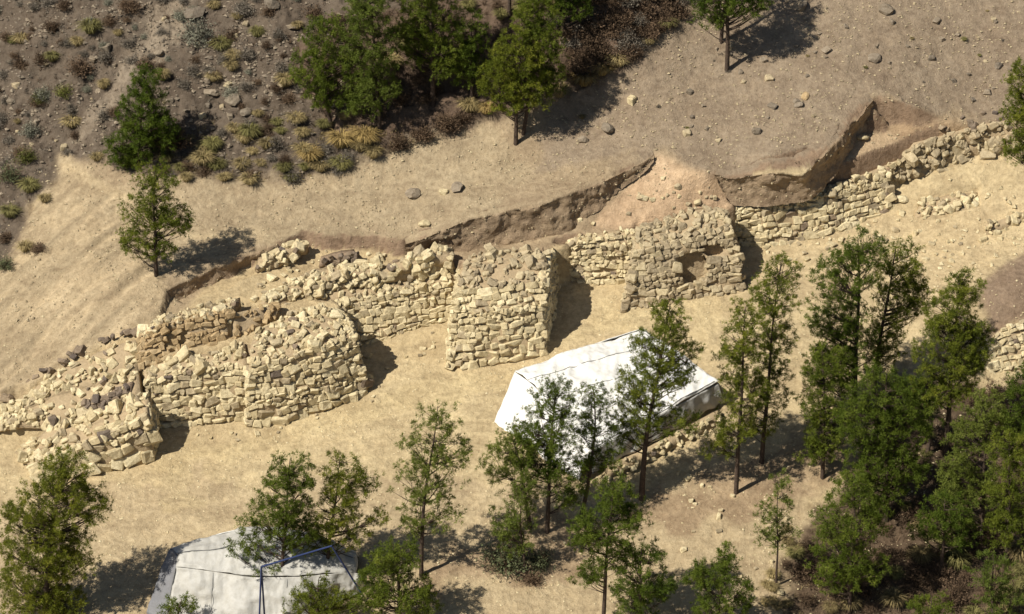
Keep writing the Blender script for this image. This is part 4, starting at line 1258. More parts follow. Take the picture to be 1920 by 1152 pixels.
UP = 'pines on the slope above the ruins'
LOW = 'pines on the slope below the ruins'
PINES = [
    # above
    ((293, 517), (288, 310), [(290, 345, 42, 38), (270, 400, 42, 34), (318, 405, 44, 26), (258, 450, 38, 30), (300, 465, 34, 24), (335, 425, 26, 20)], 'lone young pine at the head of the gravel slope, casting shadow on the step', dict(group=UP, dens=1.15)),
    ((258, 312), (275, 125), [(275, 160, 34, 34), (265, 215, 52, 40), (250, 270, 52, 36), (300, 250, 34, 40), (235, 295, 30, 18)], 'dense dark bushy pine branched to the ground on the rocky hillside', dict(group=UP, dens=1.5)),
    ((622, 242), (605, 25), [(605, 70, 38, 45), (590, 130, 46, 44), (620, 170, 50, 34), (650, 110, 35, 45)], 'leaning pine at the left of the upper pine group', dict(group=UP, dens=1.3, bend=-.25)),
    ((712, 250), (690, -40), [(690, 10, 48, 50), (690, 80, 58, 50), (700, 150, 58, 44), (680, 195, 42, 28)], 'pale-needled pine second from left in the upper pine group', dict(group=UP, dens=1.2, mat='needle_olive')),
    ((812, 198), (805, -90), [(800, -40, 50, 50), (800, 30, 60, 52), (812, 95, 62, 46), (770, 70, 40, 40)], 'tall straight pine in the middle of the upper pine group', dict(group=UP, dens=1.2, trunk=.11)),
    ((885, 190), (880, 30), [(880, 60, 38, 40), (880, 120, 42, 42)], 'small dark pine behind the tall straight upper pine', dict(group=UP, dens=1.2)),
    ((967, 271), (975, 60), [(970, 100, 50, 48), (945, 150, 52, 36), (990, 160, 50, 44), (950, 190, 40, 22)], 'front one of the paired pines at the edge of the dark brush', dict(group=UP, dens=1.4, trunk=.09)),
    ((981, 252), (1010, -20), [(1005, 30, 44, 44), (1015, 85, 48, 44), (1030, 140, 36, 36)], 'rear one of the paired pines at the edge of the dark brush', dict(group=UP, dens=1.3, bend=.18)),
    ((955, 28), (955, -190), [(955, -120, 60, 60)], 'pine of which only the trunk foot shows at the top edge', dict(group=UP, dens=.8)),
    ((1056, 80), (1050, -120), [(1050, -60, 60, 50), (1040, 0, 48, 36), (1075, 10, 36, 30)], 'dark pine rising out of the brush at the top edge', dict(group=UP, dens=1.0)),
    ((1363, 133), (1365, -110), [(1365, -60, 60, 44), (1350, -10, 58, 36), (1400, 5, 42, 30), (1335, 30, 36, 22)], 'pine with bare trunk high on the bare slope', dict(group=UP, dens=1.4, trunk=.10)),
    ((1352, 80), (1380, -160), [(1380, -110, 60, 44)], 'second trunk close behind the bare-trunked pine on the slope', dict(group=UP, dens=1.0)),
    ((1950, 420), (1945, 110), [(1935, 150, 50, 40), (1920, 205, 40, 40), (1950, 240, 50, 50), (1915, 275, 34, 28)], 'pine cut by the right edge beside the greyish rubble bank', dict(group=UP, dens=1.3)),
    # lower left and centre
    ((85, 1168), (115, 850), [(120, 885, 48, 40), (95, 950, 78, 48), (160, 945, 44, 36), (70, 1030, 80, 54), (130, 1040, 56, 50), (60, 1110, 76, 50), (20, 965, 26, 24), (120, 1130, 44, 36)], 'large dense pine at the lower left beside the shaded-end tarpaulin', dict(group=LOW, dens=1.35, trunk=.12)),
    ((528, 1122), (545, 852), [(545, 885, 46, 36), (530, 930, 62, 40), (505, 985, 62, 40), (560, 1000, 44, 40), (460, 1025, 36, 20), (500, 1060, 34, 16)], 'bright green pine standing in front of the tarpaulin with the blue frame', dict(group=LOW, dens=1.1)),
    ((612, 1100), (640, 845), [(640, 880, 40, 34), (650, 920, 50, 36), (620, 960, 58, 40), (690, 905, 24, 20), (600, 1010, 48, 26), (650, 1005, 48, 30), (700, 970, 26, 20)], 'forked sparse pine right beside the bright green pine', dict(group=LOW, dens=.85)),
    ((790, 1080), (822, 750), [(822, 785, 42, 36), (800, 840, 66, 40), (850, 840, 38, 36), (800, 900, 74, 44), (810, 960, 70, 40), (780, 990, 36, 20)], 'airy slender pine alone on the sand below the middle tower', dict(group=LOW, dens=.62, bend=-.1, mat='needle_olive')),
    ((752, 1195), (740, 1010), [(740, 1045, 52, 34), (740, 1100, 72, 44), (790, 1130, 40, 30), (700, 1120, 36, 34)], 'bushy young pine beside the blue pipe frame', dict(group=LOW, dens=1.25)),
    ((1026, 1000), (1040, 710), [(1040, 750, 44, 38), (1020, 810, 66, 44), (1040, 880, 58, 44), (1000, 860, 48, 40), (1070, 930, 34, 24)], 'dark pine in front of the open end of the white tent', dict(group=LOW, dens=1.15)),
    ((993, 992), (960, 800), [(960, 830, 44, 34), (945, 870, 46, 34), (985, 920, 30, 30)], 'olive pine close left of the dark pine by the white tent', dict(group=LOW, dens=.9, mat='needle_olive')),
    ((1090, 966), (1115, 722), [(1115, 755, 36, 32), (1110, 810, 48, 38), (1140, 850, 36, 30), (1095, 870, 34, 24)], 'crooked-trunked pine in front of the white tent', dict(group=LOW, dens=.9, bend=.28)),
    ((1203, 937), (1260, 560), [(1258, 595, 38, 36), (1240, 650, 58, 42), (1215, 710, 62, 40), (1270, 700, 40, 36), (1200, 770, 60, 36), (1270, 790, 46, 22), (1300, 655, 18, 16), (1180, 810, 40, 22)], 'tallest pine rising in front of the white tent', dict(group=LOW, dens=1.15, trunk=.115, bend=-.12)),
    ((986, 1076), (975, 888), [(975, 920, 38, 32), (965, 965, 46, 36), (975, 1015, 44, 30), (950, 990, 30, 24)], 'thin young pine with crooked foot left of the dark pine', dict(group=LOW, dens=.6, trunk=.05, bend=-.12, mat='needle_olive')),
    ((1130, 1185), (1150, 890), [(1150, 925, 40, 34), (1135, 985, 68, 36), (1190, 970, 32, 30), (1100, 1000, 44, 26), (1150, 1040, 50, 26), (1105, 1070, 34, 30)], 'broad dark pine at the bottom, left of the twin bushy pines', dict(group=LOW, dens=1.15)),
    ((1196, 1190), (1205, 1012), [(1205, 1045, 42, 32), (1195, 1090, 66, 40), (1240, 1100, 30, 30), (1190, 1140, 50, 24)], 'round bushy pine at the bottom edge under the broad dark pine', dict(group=LOW, dens=1.0)),
    ((1343, 1200), (1362, 1015), [(1365, 1045, 28, 30), (1345, 1085, 52, 34), (1310, 1080, 30, 28), (1350, 1135, 58, 30), (1395, 1110, 24, 24)], 'small pine alone near the bottom edge on bare ground', dict(group=LOW, dens=1.0)),
    ((1380, 925), (1400, 560), [(1395, 600, 34, 36), (1385, 660, 50, 44), (1390, 730, 52, 44), (1375, 800, 46, 36), (1350, 840, 34, 22)], 'left one of two tall pines right of the white tent', dict(group=LOW, dens=.95, trunk=.09)),
    ((1428, 868), (1463, 480), [(1463, 515, 40, 34), (1450, 560, 48, 36), (1440, 640, 50, 50), (1445, 720, 48, 50), (1425, 790, 44, 30)], 'right one of two tall pines right of the white tent', dict(group=LOW, dens=.95, trunk=.09)),
    ((1455, 1100), (1460, 890), [(1460, 920, 26, 28), (1450, 960, 40, 34), (1465, 1000, 34, 28), (1440, 1010, 24, 24)], 'slender thin-crowned young pine at the edge of the dry brush', dict(group=LOW, dens=.6, trunk=.045, mat='needle_olive')),
    # right-hand wood
    ((1600, 790), (1612, 435), [(1620, 470, 50, 36), (1580, 520, 60, 44), (1570, 590, 62, 54), (1590, 660, 70, 50), (1560, 700, 50, 40)], 'leftmost of the tall pines in the wood below the rubble slope', dict(group=LOW, dens=1.15, trunk=.12)),
    ((1636, 742), (1682, 455), [(1690, 490, 50, 36), (1680, 540, 56, 44), (1715, 560, 30, 44), (1660, 610, 50, 40), (1650, 660, 46, 30)], 'dark-topped pine second in the wood below the rubble slope', dict(group=LOW, dens=1.0, trunk=.11)),
    ((1772, 858), (1800, 505), [(1800, 540, 42, 36), (1790, 590, 64, 44), (1780, 650, 74, 50), (1830, 640, 30, 40), (1770, 720, 64, 44), (1810, 690, 40, 36)], 'tall pine in front of the stacked retaining wall', dict(group=LOW, dens=1.1, trunk=.11)),
    ((1738, 852), (1735, 700), [(1735, 735, 44, 34), (1730, 785, 48, 34)], 'short pine with a bowed trunk under the tall wood pine', dict(group=LOW, dens=.9, bend=.2)),
    ((1542, 897), (1545, 650), [(1545, 690, 44, 40), (1545, 750, 54, 44), (1550, 810, 52, 40), (1530, 850, 36, 24)], 'dark pine at the wood edge above the bare ground', dict(group=LOW, dens=1.1)),
    ((1662, 975), (1660, 690), [(1650, 735, 56, 44), (1620, 790, 56, 44), (1690, 790, 54, 48), (1650, 850, 70, 44), (1700, 880, 40, 40), (1640, 910, 60, 30)], 'broad full pine in the middle of the wood', dict(group=LOW, dens=1.25, trunk=.12)),
    ((1592, 1150), (1605, 885), [(1600, 920, 48, 34), (1590, 975, 70, 40), (1640, 970, 44, 36), (1570, 1040, 62, 40), (1625, 1060, 52, 36), (1570, 1085, 50, 24)], 'green pine at the front of the dry brush', dict(group=LOW, dens=1.0)),
    ((1840, 1015), (1850, 735), [(1845, 770, 50, 40), (1830, 830, 58, 46), (1800, 890, 46, 40), (1850, 920, 48, 40), (1790, 930, 40, 30)], 'olive pine at the right of the wood', dict(group=LOW, dens=.95, mat='needle_olive')),
    ((1886, 1060), (1895, 805), [(1895, 845, 40, 40), (1890, 910, 46, 46), (1900, 980, 40, 46), (1870, 1000, 36, 30)], 'upright dark pine nearest the right edge of the wood', dict(group=LOW, dens=1.1)),
    ((1765, 1075), (1775, 930), [(1775, 960, 50, 32), (1790, 1000, 46, 30), (1740, 990, 36, 24)], 'low spreading pine between the wood and the dry brush', dict(group=LOW, dens=1.1)),
    ((1945, 880), (1935, 690), [(1930, 730, 44, 40), (1915, 780, 44, 40), (1940, 830, 50, 40)], 'dark pine at the right edge under the stacked retaining wall', dict(group=LOW, dens=1.2)),
    ((1860, 1190), (1860, 1030), [(1860, 1070, 44, 34), (1870, 1120, 50, 34)], 'thin olive pine at the lower right corner', dict(group=LOW, dens=.8, mat='needle_olive')),
    ((330, 1200), (340, 1120), [(335, 1142, 36, 20)], 'tip of a small green pine in front of the shaded-end tarpaulin', dict(group=LOW, dens=1.3)),
    ((592, 1190), (600, 1075), [(600, 1110, 40, 28), (590, 1140, 60, 24), (640, 1135, 36, 24)], 'low dark pine in front of the blue pipe frame', dict(group=LOW, dens=1.2)),
    ((1740, 1215), (1745, 1110), [(1745, 1140, 44, 24)], 'bright tip of a pine at the bottom edge in the dry brush', dict(group=LOW, dens=1.2)),
]
for (bs, tp, lb, label, kw) in PINES:
    pine(bs, tp, lb, label, **kw)

# ------------------------------------------------------------------ shrubs and grass tussocks
MAT['straw'] = mat_plain('straw_grass', (0.22, 0.17, 0.075), (0.36, 0.28, 0.13), 3.0, .9, 0, per_obj=.2)
MAT['gold'] = mat_plain('golden_grass', (0.27, 0.19, 0.07), (0.43, 0.31, 0.12), 3.0, .9, 0, per_obj=.15)
MAT['olive'] = mat_plain('olive_grass', (0.13, 0.12, 0.04), (0.24, 0.215, 0.08), 3.0, .9, 0, per_obj=.2)
MAT['twig_grey'] = mat_plain('grey_twigs', (0.13, 0.11, 0.085), (0.25, 0.215, 0.165), 4.0, .95, 0, per_obj=.25)
MAT['twig_brown'] = mat_plain('brown_twigs', (0.085, 0.055, 0.035), (0.17, 0.115, 0.07), 4.0, .95, 0, per_obj=.25)
MAT['leaf_green'] = mat_plain('shrub_leaves', (0.075, 0.085, 0.018), (0.16, 0.165, 0.04), 4.0, .8, 0, per_obj=.2)
MAT['leaf_silver'] = mat_plain('silvery_leaves', (0.19, 0.19, 0.135), (0.31, 0.30, 0.22), 4.0, .85, 0, per_obj=.15)
MAT['leaf_sage'] = mat_plain('sage_leaves', (0.09, 0.105, 0.05), (0.17, 0.185, 0.09), 4.0, .85, 0, per_obj=.15)


def tussock_mesh(seed, mat, n=420):
    g = np.random.default_rng(seed)
    a = g.uniform(0, 6.283, n); rb = .16 * np.sqrt(g.random(n))
    lean = g.uniform(.15, 1.0, n) ** .8
    L = g.uniform(.5, .95, n)
    d = np.stack([np.cos(a), np.sin(a), 0 * a], -1)
    base = d * rb[:, None] + g.normal(size=(n, 3)) * [.05, .05, 0]
    p1 = base + d * (lean * .35 * L)[:, None] + np.stack([0 * a, 0 * a, .62 * L], -1)
    p2 = base + d * (lean * .85 * L)[:, None] + np.stack([0 * a, 0 * a, (.85 - .45 * lean) * L], -1)
    sd = np.stack([-np.sin(a), np.cos(a), 0 * a], -1) * .011
    V = np.stack([base - sd, base + sd, p1 + sd, p1 - sd, p2], 1).reshape(-1, 3)
    o = (np.arange(n) * 5)[:, None]
    return mesh_np('blades', V, [np.array([[0, 1, 2, 3]]) + o, np.array([[3, 2, 4]]) + o], mat)


def shrub_meshes(seed, leaf_mat, twig_mat, n_tw=150, n_lf=1100, lf=.055, openness=.35):
    g = np.random.default_rng(seed)
    u = g.normal(size=(n_tw, 3)); u[:, 2] = np.abs(u[:, 2]) * .9 + .15
    u /= np.linalg.norm(u, axis=1, keepdims=True)
    lob = 1 + .28 * np.sin(3 * np.arctan2(u[:, 1], u[:, 0]) + g.uniform(0, 6)) * g.uniform(.5, 1)
    tip = u * (g.uniform(.62, 1.0, n_tw) * lob)[:, None] * [.62, .62, .72]
    mid = tip * .5 + g.normal(size=tip.shape) * .05
    sd = np.cross(u, [0.2, .1, 1.0]); sd /= np.linalg.norm(sd, axis=1, keepdims=True)
    b = g.normal(size=tip.shape) * [.06, .06, 0]
    V = np.stack([b - sd * .014, b + sd * .014, mid + sd * .01, mid - sd * .01, tip], 1).reshape(-1, 3)
    o = (np.arange(n_tw) * 5)[:, None]
    tw = mesh_np('twigs', V, [np.array([[0, 1, 2, 3]]) + o, np.array([[3, 2, 4]]) + o], twig_mat)
    k = g.integers(0, n_tw, n_lf)
    c = tip[k] * g.uniform(openness, 1.0, n_lf)[:, None] + g.normal(size=(n_lf, 3)) * .075
    c[:, 2] = np.maximum(c[:, 2], .02)
    d = g.normal(size=(n_lf, 3)) + [0, 0, .6]; d /= np.linalg.norm(d, axis=1, keepdims=True)
    s2 = np.cross(d, g.normal(size=(n_lf, 3))); s2 /= np.linalg.norm(s2, axis=1, keepdims=True)
    ln = g.uniform(.6, 1.3, n_lf)[:, None] * lf
    V = np.stack([c - s2 * ln * .3, c + s2 * ln * .3, c + d * ln * 1.5], 1).reshape(-1, 3)
    lv = mesh_np('leaves', V, np.arange(len(V)).reshape(-1, 3), leaf_mat)
    return tw, lv


PROTO = {}
for kd, m in (('straw', 'straw'), ('gold', 'gold'), ('olive', 'olive')):
    PROTO[kd] = [('tussock', tussock_mesh(200 + i + len(kd), MAT[m])) for i in range(3)]
for kd, lm, tm, lf, n in (('grey', 'twig_grey', 'twig_grey', .06, 900), ('brown', 'twig_brown', 'twig_brown', .06, 1000), ('green', 'leaf_green', 'twig_brown', .05, 1500),
                          ('silver', 'leaf_silver', 'twig_grey', .05, 1600), ('sage', 'leaf_sage', 'twig_brown', .05, 1400)):
    PROTO[kd] = [('shrub', shrub_meshes(300 + i + 10 * len(lm), MAT[lm], MAT[tm], 150, n, lf)) for i in range(3)]


def shrub(px, py, w, kind, label, group, seed=0, tall=1.0):
    r = random.Random(int(px * 11 + py * 3 + seed))
    p = G(px, py)
    sc = w / (FPX / DIST) / 1.15
    nm, m = r.choice(PROTO[kind])
    rz = r.uniform(0, 6.28)
    s3 = (sc * r.uniform(.9, 1.15), sc * r.uniform(.9, 1.15), sc * tall * r.uniform(.8, 1.05))
    if nm == 'tussock':
        o = bpy.data.objects.new('grass_tussock', m)
        COL.objects.link(o)
        o.location = p - np.array([0, 0, .03]); o.rotation_euler = (0, 0, rz); o.scale = s3
        return tag(o, label, 'grass tussock', group, 'thing')
    root = empty('shrub', p - np.array([0, 0, .03]), label, 'shrub', group)
    root['kind'] = 'thing'
    root.rotation_euler = (0, 0, rz); root.scale = s3
    obj('twigs', m[0], root); obj('leaves', m[1], root)
    return root


GH = 'shrubs and tussocks on the rocky hillside'
GB = 'tussocks along the foot of the rocky hillside'
SHRUBS = [
    (372, 78, 74, 'silver', 'big rounded silvery bush below the cracked boulder', GH), (415, 92, 50, 'olive', 'olive tussock right beside the big silvery bush', GH),
    (150, 135, 66, 'brown', 'largest brown shrub on the rocky hillside', GH), (196, 112, 40, 'grey', 'grey shrub right of the largest brown shrub', GH),
    (76, 188, 42, 'green', 'bright green bush, left of a touching pair on the hillside', GH), (120, 176, 46, 'green', 'bright green bush, right of a touching pair on the hillside', GH),
    (136, 212, 34, 'grey', 'grey dome shrub below the pair of green bushes', GH), (58, 250, 50, 'silver', 'pale grey shrub left of the ridge path', GH),
    (195, 220, 32, 'grey', 'grey shrub beside the dense dark pine, left of it', GH), (215, 215, 34, 'brown', 'reddish brown shrub touching the dense dark pine', GH),
    (38, 125, 40, 'brown', 'brown shrub near the left edge above the green bushes', GH), (98, 115, 34, 'olive', 'olive tussock left of the largest brown shrub', GH),
    (22, 78, 28, 'green', 'yellow green bush at the upper left edge', GH), (170, 62, 46, 'olive', 'spreading olive tussock above the largest brown shrub', GH),
    (125, 85, 30, 'grey', 'small dark grey shrub above the largest brown shrub', GH), (245, 20, 50, 'brown', 'brown shrub at the top edge right of the gravel strip', GH),
    (92, 8, 46, 'grey', 'grey shrub at the top edge of the rocky hillside', GH), (206, 45, 36, 'brown', 'brown shrub beside a pale rock high on the hillside', GH),
    (305, 150, 38, 'straw', 'straw tussock right of the top of the dense dark pine', GH), (362, 140, 40, 'grey', 'grey shrub right above the dark outcrop', GH),
    (345, 165, 36, 'grey', 'grey shrub between the dense pine and the dark outcrop', GH), (400, 152, 34, 'straw', 'straw tussock above the wide dark outcrop', GH),
    (420, 112, 34, 'grey', 'grey shrub below the olive tussock by the silvery bush', GH), (482, 68, 40, 'olive', 'olive tussock left of the dark square boulder', GH),
    (522, 70, 34, 'grey', 'grey shrub just below the dark square boulder', GH), (455, 22, 34, 'grey', 'grey shrub left of the grey rock ledge', GH),
    (590, 32, 50, 'brown', 'brown shrub beside the top of the leaning pine', GH), (195, 165, 30, 'straw', 'thin pale tussock on the gravel strip', GH),
    (556, 232, 40, 'straw', 'straw tussock left of the leaning pine trunk', GB), (500, 278, 36, 'straw', 'straw tussock standing apart in the middle of the slope foot', GB),
    (468, 258, 48, 'olive', 'broad olive tussock below the dark outcrop', GB), (440, 248, 36, 'straw', 'straw tussock touching the broad olive tussock', GB),
    (455, 318, 44, 'straw', 'straw tussock at the lower edge of the tussock belt', GB), (398, 280, 46, 'olive', 'olive tussock right of the dense pine shadow', GB),
    (380, 308, 50, 'straw', 'wide straw tussock below the dense pine shadow', GB), (350, 318, 40, 'brown', 'brown shrub above the lone young pine', GB),
    (312, 300, 34, 'olive', 'olive tussock at the right foot of the dense dark pine', GB), (182, 300, 30, 'straw', 'straw tussock at the bend of the ridge path', GB),
    (550, 338, 44, 'grey', 'grey shrub lowest in the tussock belt', GB), (580, 300, 52, 'gold', 'golden drooping tussock, leftmost of the golden ones', GB),
    (640, 275, 60, 'gold', 'large golden tussock below the pale-needled pine', GB), (685, 268, 60, 'gold', 'golden tussock right of the large golden one', GB),
    (640, 318, 48, 'olive', 'dark olive tussock under the large golden one', GB), (600, 320, 40, 'straw', 'straw tussock under the leftmost golden one', GB),
    (700, 296, 46, 'straw', 'straw tussock at the edge of the bare slope under the pines', GB), (745, 282, 56, 'brown', 'dry brown bush first in the row under the tall straight pine', GB),
    (792, 262, 56, 'brown', 'dry brown bush second in the row under the tall straight pine', GB), (842, 244, 54, 'brown', 'dry brown bush third in the row under the tall straight pine', GB),
    (880, 208, 48, 'straw', 'straw tussock left of the paired pines', GB), (912, 212, 44, 'gold', 'golden tussock touching the paired pine crown', GB),
    (1050, 180, 44, 'straw', 'straw tussock right of the paired pines', GB), (1096, 158, 58, 'gold', 'large golden tussock at the edge of the dark brush', GB),
    (1130, 140, 46, 'gold', 'smaller golden tussock beside the large one by the dark brush', GB), (1158, 122, 50, 'straw', 'brownish tussock above the golden pair by the dark brush', GB),
    (1185, 100, 44, 'brown', 'dark shrub at the bend of the brush edge', GB), (1252, 50, 36, 'olive', 'yellow green tussock at the top corner of the dark brush', GB),
    (1216, 84, 30, 'straw', 'small straw tussock on the brush edge', GB), (330, 270, 80, 'brown', 'dark bush in the shadow right of the dense dark pine', GH),
    (50, 300, 48, 'green', 'green bush at the top of the left edge thicket', 'bushes beside the gravel slope'), (20, 335, 56, 'sage', 'sage bush at the left edge beside the ridge', 'bushes beside the gravel slope'),
    (55, 358, 50, 'olive', 'olive tussock on the upper rim of the gravel slope', 'bushes beside the gravel slope'), (18, 405, 44, 'olive', 'olive tussock at the left edge below the ridge', 'bushes beside the gravel slope'),
    (84, 378, 28, 'straw', 'small straw tussock on the rim of the gravel slope', 'bushes beside the gravel slope'), (48, 470, 34, 'straw', 'straw tussock low beside the gravel slope', 'bushes beside the gravel slope'),
    (74, 472, 38, 'brown', 'reddish brown shrub lowest beside the gravel slope', 'bushes beside the gravel slope'), (10, 500, 44, 'sage', 'grey green bush at the left edge low beside the gravel slope', 'bushes beside the gravel slope'),
    (12, 450, 36, 'brown', 'brown shrub at the left edge halfway down the gravel slope', 'bushes beside the gravel slope'),
    (946, 1062, 92, 'sage', 'low spreading sage bush left of the thin young pine', 'bushes below the ruins'), (1010, 1060, 60, 'sage', 'sage bush right of the thin young pine', 'bushes below the ruins'),
    (996, 1092, 44, 'brown', 'heap of dry brown twigs at the foot of the thin young pine', 'bushes below the ruins'), 
]
for (x, y, w, kd, lb, gp) in SHRUBS:
    shrub(x, y, w, kd, lb, gp)


def fill(poly, cnt, kinds, ws, label, group, seed, dmin=14):
    r = random.Random(seed)
    xs = [p[0] for p in poly]; ys = [p[1] for p in poly]
    got = []
    for _ in range(cnt * 40):
        if len(got) >= cnt: break
        x, y = r.uniform(min(xs), max(xs)), r.uniform(min(ys), max(ys))
        if not bool(in_poly(np.array(x), np.array(y), poly)): continue
        if any(abs(x - a) + abs(y - b) * 1.4 < dmin for a, b in got): continue
        got.append((x, y))
        kd = r.choice(kinds)
        w = ws[0] + (ws[1] - ws[0]) * r.random() ** 1.6
        d = {'straw': 'straw tussock', 'olive': 'olive tussock', 'gold': 'golden tussock', 'grey': 'grey twiggy shrub', 'brown': 'brown dry shrub', 'green': 'green bush', 'silver': 'silvery bush', 'sage': 'sage bush'}[kd]
        so = shrub(x, y, w, kd, f'small {d} {label}' if w < 40 else f'{d} {label}', group, len(got))
        SHORT[so.name] = ((f'small {d}' if w < 40 else d), x, y)


fill([(-10, 320), (-10, -10), (560, -10), (560, 190), (480, 230), (340, 130), (230, 130), (140, 290)], 105, ['grey', 'grey', 'brown', 'brown', 'straw', 'silver'], (18, 46), 'among the gravel of the rocky hillside', 'small growth on the rocky hillside', 5, 24)
fill([(300, 340), (310, 270), (480, 220), (580, 230), (720, 260), (720, 300), (560, 345)], 46, ['straw', 'straw', 'olive', 'grey', 'brown'], (24, 46), 'in the belt below the upper pines', 'small growth in the tussock belt', 6, 22)
fill([(560, 190), (560, 30), (760, -10), (1060, -10), (1040, 170), (900, 225), (720, 290), (640, 240)], 46, ['brown', 'brown', 'brown', 'olive', 'straw'], (26, 54), 'in the shade under the upper pines', 'undergrowth of the upper pines', 7, 24)
fill([(1050, 160), (1040, -10), (1300, -20), (1280, 25), (1180, 110), (1120, 135)], 60, ['brown', 'brown', 'brown', 'grey'], (36, 64), 'in the dark brush patch at the top', 'the dark brush patch', 8, 18)
fill([(1465, 1180), (1480, 1040), (1540, 1000), (1700, 960), (1820, 1000), (1930, 980), (1930, 1180)], 60, ['brown', 'brown', 'straw', 'olive', 'brown'], (34, 66), 'in the dry brush under the wood', 'dry brush under the wood', 9, 26)
fill([(1640, 960), (1640, 780), (1720, 740), (1930, 720), (1930, 980), (1800, 980)], 30, ['brown', 'brown', 'olive'], (24, 50), 'on the litter between the wood trunks', 'undergrowth of the wood', 10, 26)
fill([(1430, 1160), (1450, 1000), (1500, 960), (1500, 1160)], 12, ['brown', 'straw', 'straw'], (18, 34), 'along the edge of the bare ground and the brush', 'edge growth', 14, 18)
fill([(1040, 250), (1200, 160), (1500, 40), (1880, 20), (1880, 160), (1500, 230), (1250, 260)], 14, ['olive', 'grey', 'straw'], (8, 16), 'sprouting alone on the upper bare slope', 'sparse growth on the bare slope', 15, 40)


def ground_cover(name, label, poly, cnt, mname, seed, hgt=.16, blades=9, power=.5):
    """Low dry growth that nobody could count: one mesh of thin stalks in tufts."""
    g = np.random.default_rng(seed)
    xy = np.stack([g.uniform(X0, X1, cnt * 7), g.uniform(Y0, Y1, cnt * 7)], -1)
    z = gz(xy[:, 0], xy[:, 1])
    u, v = proj(xy[:, 0], xy[:, 1], z)
    m = in_poly(u, v, poly)
    cl = vnoise(xy[:, 0] * .8, xy[:, 1] * .8, seed) + .7 * vnoise(xy[:, 0] * 2.1, xy[:, 1] * 2.1, seed + 3)
    m &= g.random(len(u)) < np.clip(power + cl * .9, 0, 1)
    xy = xy[m][:cnt]; z = z[m][:cnt]; n = len(xy)
    h = hgt * g.uniform(.4, 1.3, n)
    c = np.stack([xy[:, 0], xy[:, 1], z - .02], -1)[:, None] + g.normal(size=(n, blades, 3)) * [.03, .03, 0]
    d = g.normal(size=(n, blades, 3)) * .6 + [0, 0, .9]
    d /= np.linalg.norm(d, axis=-1, keepdims=True)
    d[..., 2] = np.abs(d[..., 2])
    s = np.cross(d, g.normal(size=d.shape)); s /= np.linalg.norm(s, axis=-1, keepdims=True)
    L = h[:, None, None] * g.uniform(.6, 1.3, (n, blades, 1))
    V = np.stack([c - s * .012, c + s * .012, c + d * L], -2).reshape(-1, 3)
    tag(obj(name, mesh_np(name, V, np.arange(len(V)).reshape(-1, 3), MAT[mname])), label, 'dry grass', None, 'stuff')


HILL = [(-60, 520), (-60, -40), (640, -40), (560, 100), (600, 240), (720, 285), (560, 340), (330, 335), (110, 285), (80, 345)]
ground_cover('dry_grass', 'sparse grey stalks over the rocky hillside', HILL, 6000, 'twig_grey', 61, .16, 8, .3)
ground_cover('dry_grass', 'sparse brown stalks over the rocky hillside', HILL, 4500, 'twig_brown', 62, .16, 8, .25)
ground_cover('dry_grass', 'straw coloured grass band below the upper pines', [(290, 335), (310, 250), (480, 215), (600, 240), (760, 230), (900, 190), (930, 220), (720, 295), (560, 345)], 3800, 'straw', 63, .24, 9, .5)
ground_cover('dry_grass', 'dark dry undergrowth below the upper pines', [(560, 230), (540, 60), (700, -30), (1290, -30), (1280, 25), (1150, 130), (1030, 185), (900, 225), (720, 285)], 5200, 'twig_brown', 64, .34, 9, .6)
ground_cover('dry_grass', 'dark dry undergrowth below the wood', [(1470, 1190), (1480, 1030), (1600, 920), (1640, 780), (1740, 720), (1950, 700), (1950, 1190)], 6000, 'twig_brown', 65, .30, 9, .45)
ground_cover('dry_grass', 'straw grass in the brush under the wood', [(1470, 1190), (1490, 1050), (1700, 1000), (1950, 980), (1950, 1190)], 2200, 'straw', 66, .28, 9, .2)

# ------------------------------------------------------------------ tarpaulin tents
def mat_tarp(name, c):
    m, nt, b = new_mat(name)
    ge = N(nt, 'ShaderNodeNewGeometry')
    n1 = noise_node(nt, 1.3, 5, .65, ge.outputs['Position'])
    n2 = noise_node(nt, 5.0, 4, .7, ge.outputs['Position'])
    r = ramp(nt, n1.outputs[0], [(.3, tuple(x * .84 for x in c)), (.6, c)])
    c2 = mix(nt, r.outputs[0], ramp(nt, n2.outputs[0], [(.35, (.86, .84, .8)), (.6, (1, 1, 1))]).outputs[0], .7, 'MULTIPLY')
    nt.links.new(c2, b.inputs['Base Color'])
    b.inputs['Roughness'].default_value = .6
    b.inputs['Specular IOR Level'].default_value = .3
    w = N(nt, 'ShaderNodeTexWave'); w.inputs['Scale'].default_value = .9; w.inputs['Distortion'].default_value = 9; w.inputs['Detail'].default_value = 3
    nt.links.new(ge.outputs['Position'], w.inputs['Vector'])
    bb = bump(nt, b, n1.outputs[0], .5, .12)
    bump(nt, b, w.outputs['Fac'], .22, .05, bb)
    return m


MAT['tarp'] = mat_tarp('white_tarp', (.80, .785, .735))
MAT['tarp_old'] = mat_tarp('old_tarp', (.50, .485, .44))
MAT['tarp_shade_and_grey'] = mat_tarp('shade_and_grey_tarp', (.46, .45, .42))  # puts shade into the white tent's front flap; also the grey folded sheet
MAT['tarp_end_shade'] = mat_tarp('end_shade_tarp', (.20, .20, .21))  # white fabric in shade, the shade put into the colour
MAT['black_sheet'] = mat_plain('black_sheet', (.02, .02, .022), (.05, .05, .052), 5, .5, .5, .05)
MAT['blue_paint'] = mat_plain('blue_paint', (.03, .045, .12), (.05, .07, .17), 20, .5, .1, .005)
MAT['cord'] = mat_plain('cord', (.10, .10, .10), (.2, .2, .19), 20, .9, 0)
MAT['sack'] = mat_tarp('white_sacking', (.66, .63, .56))


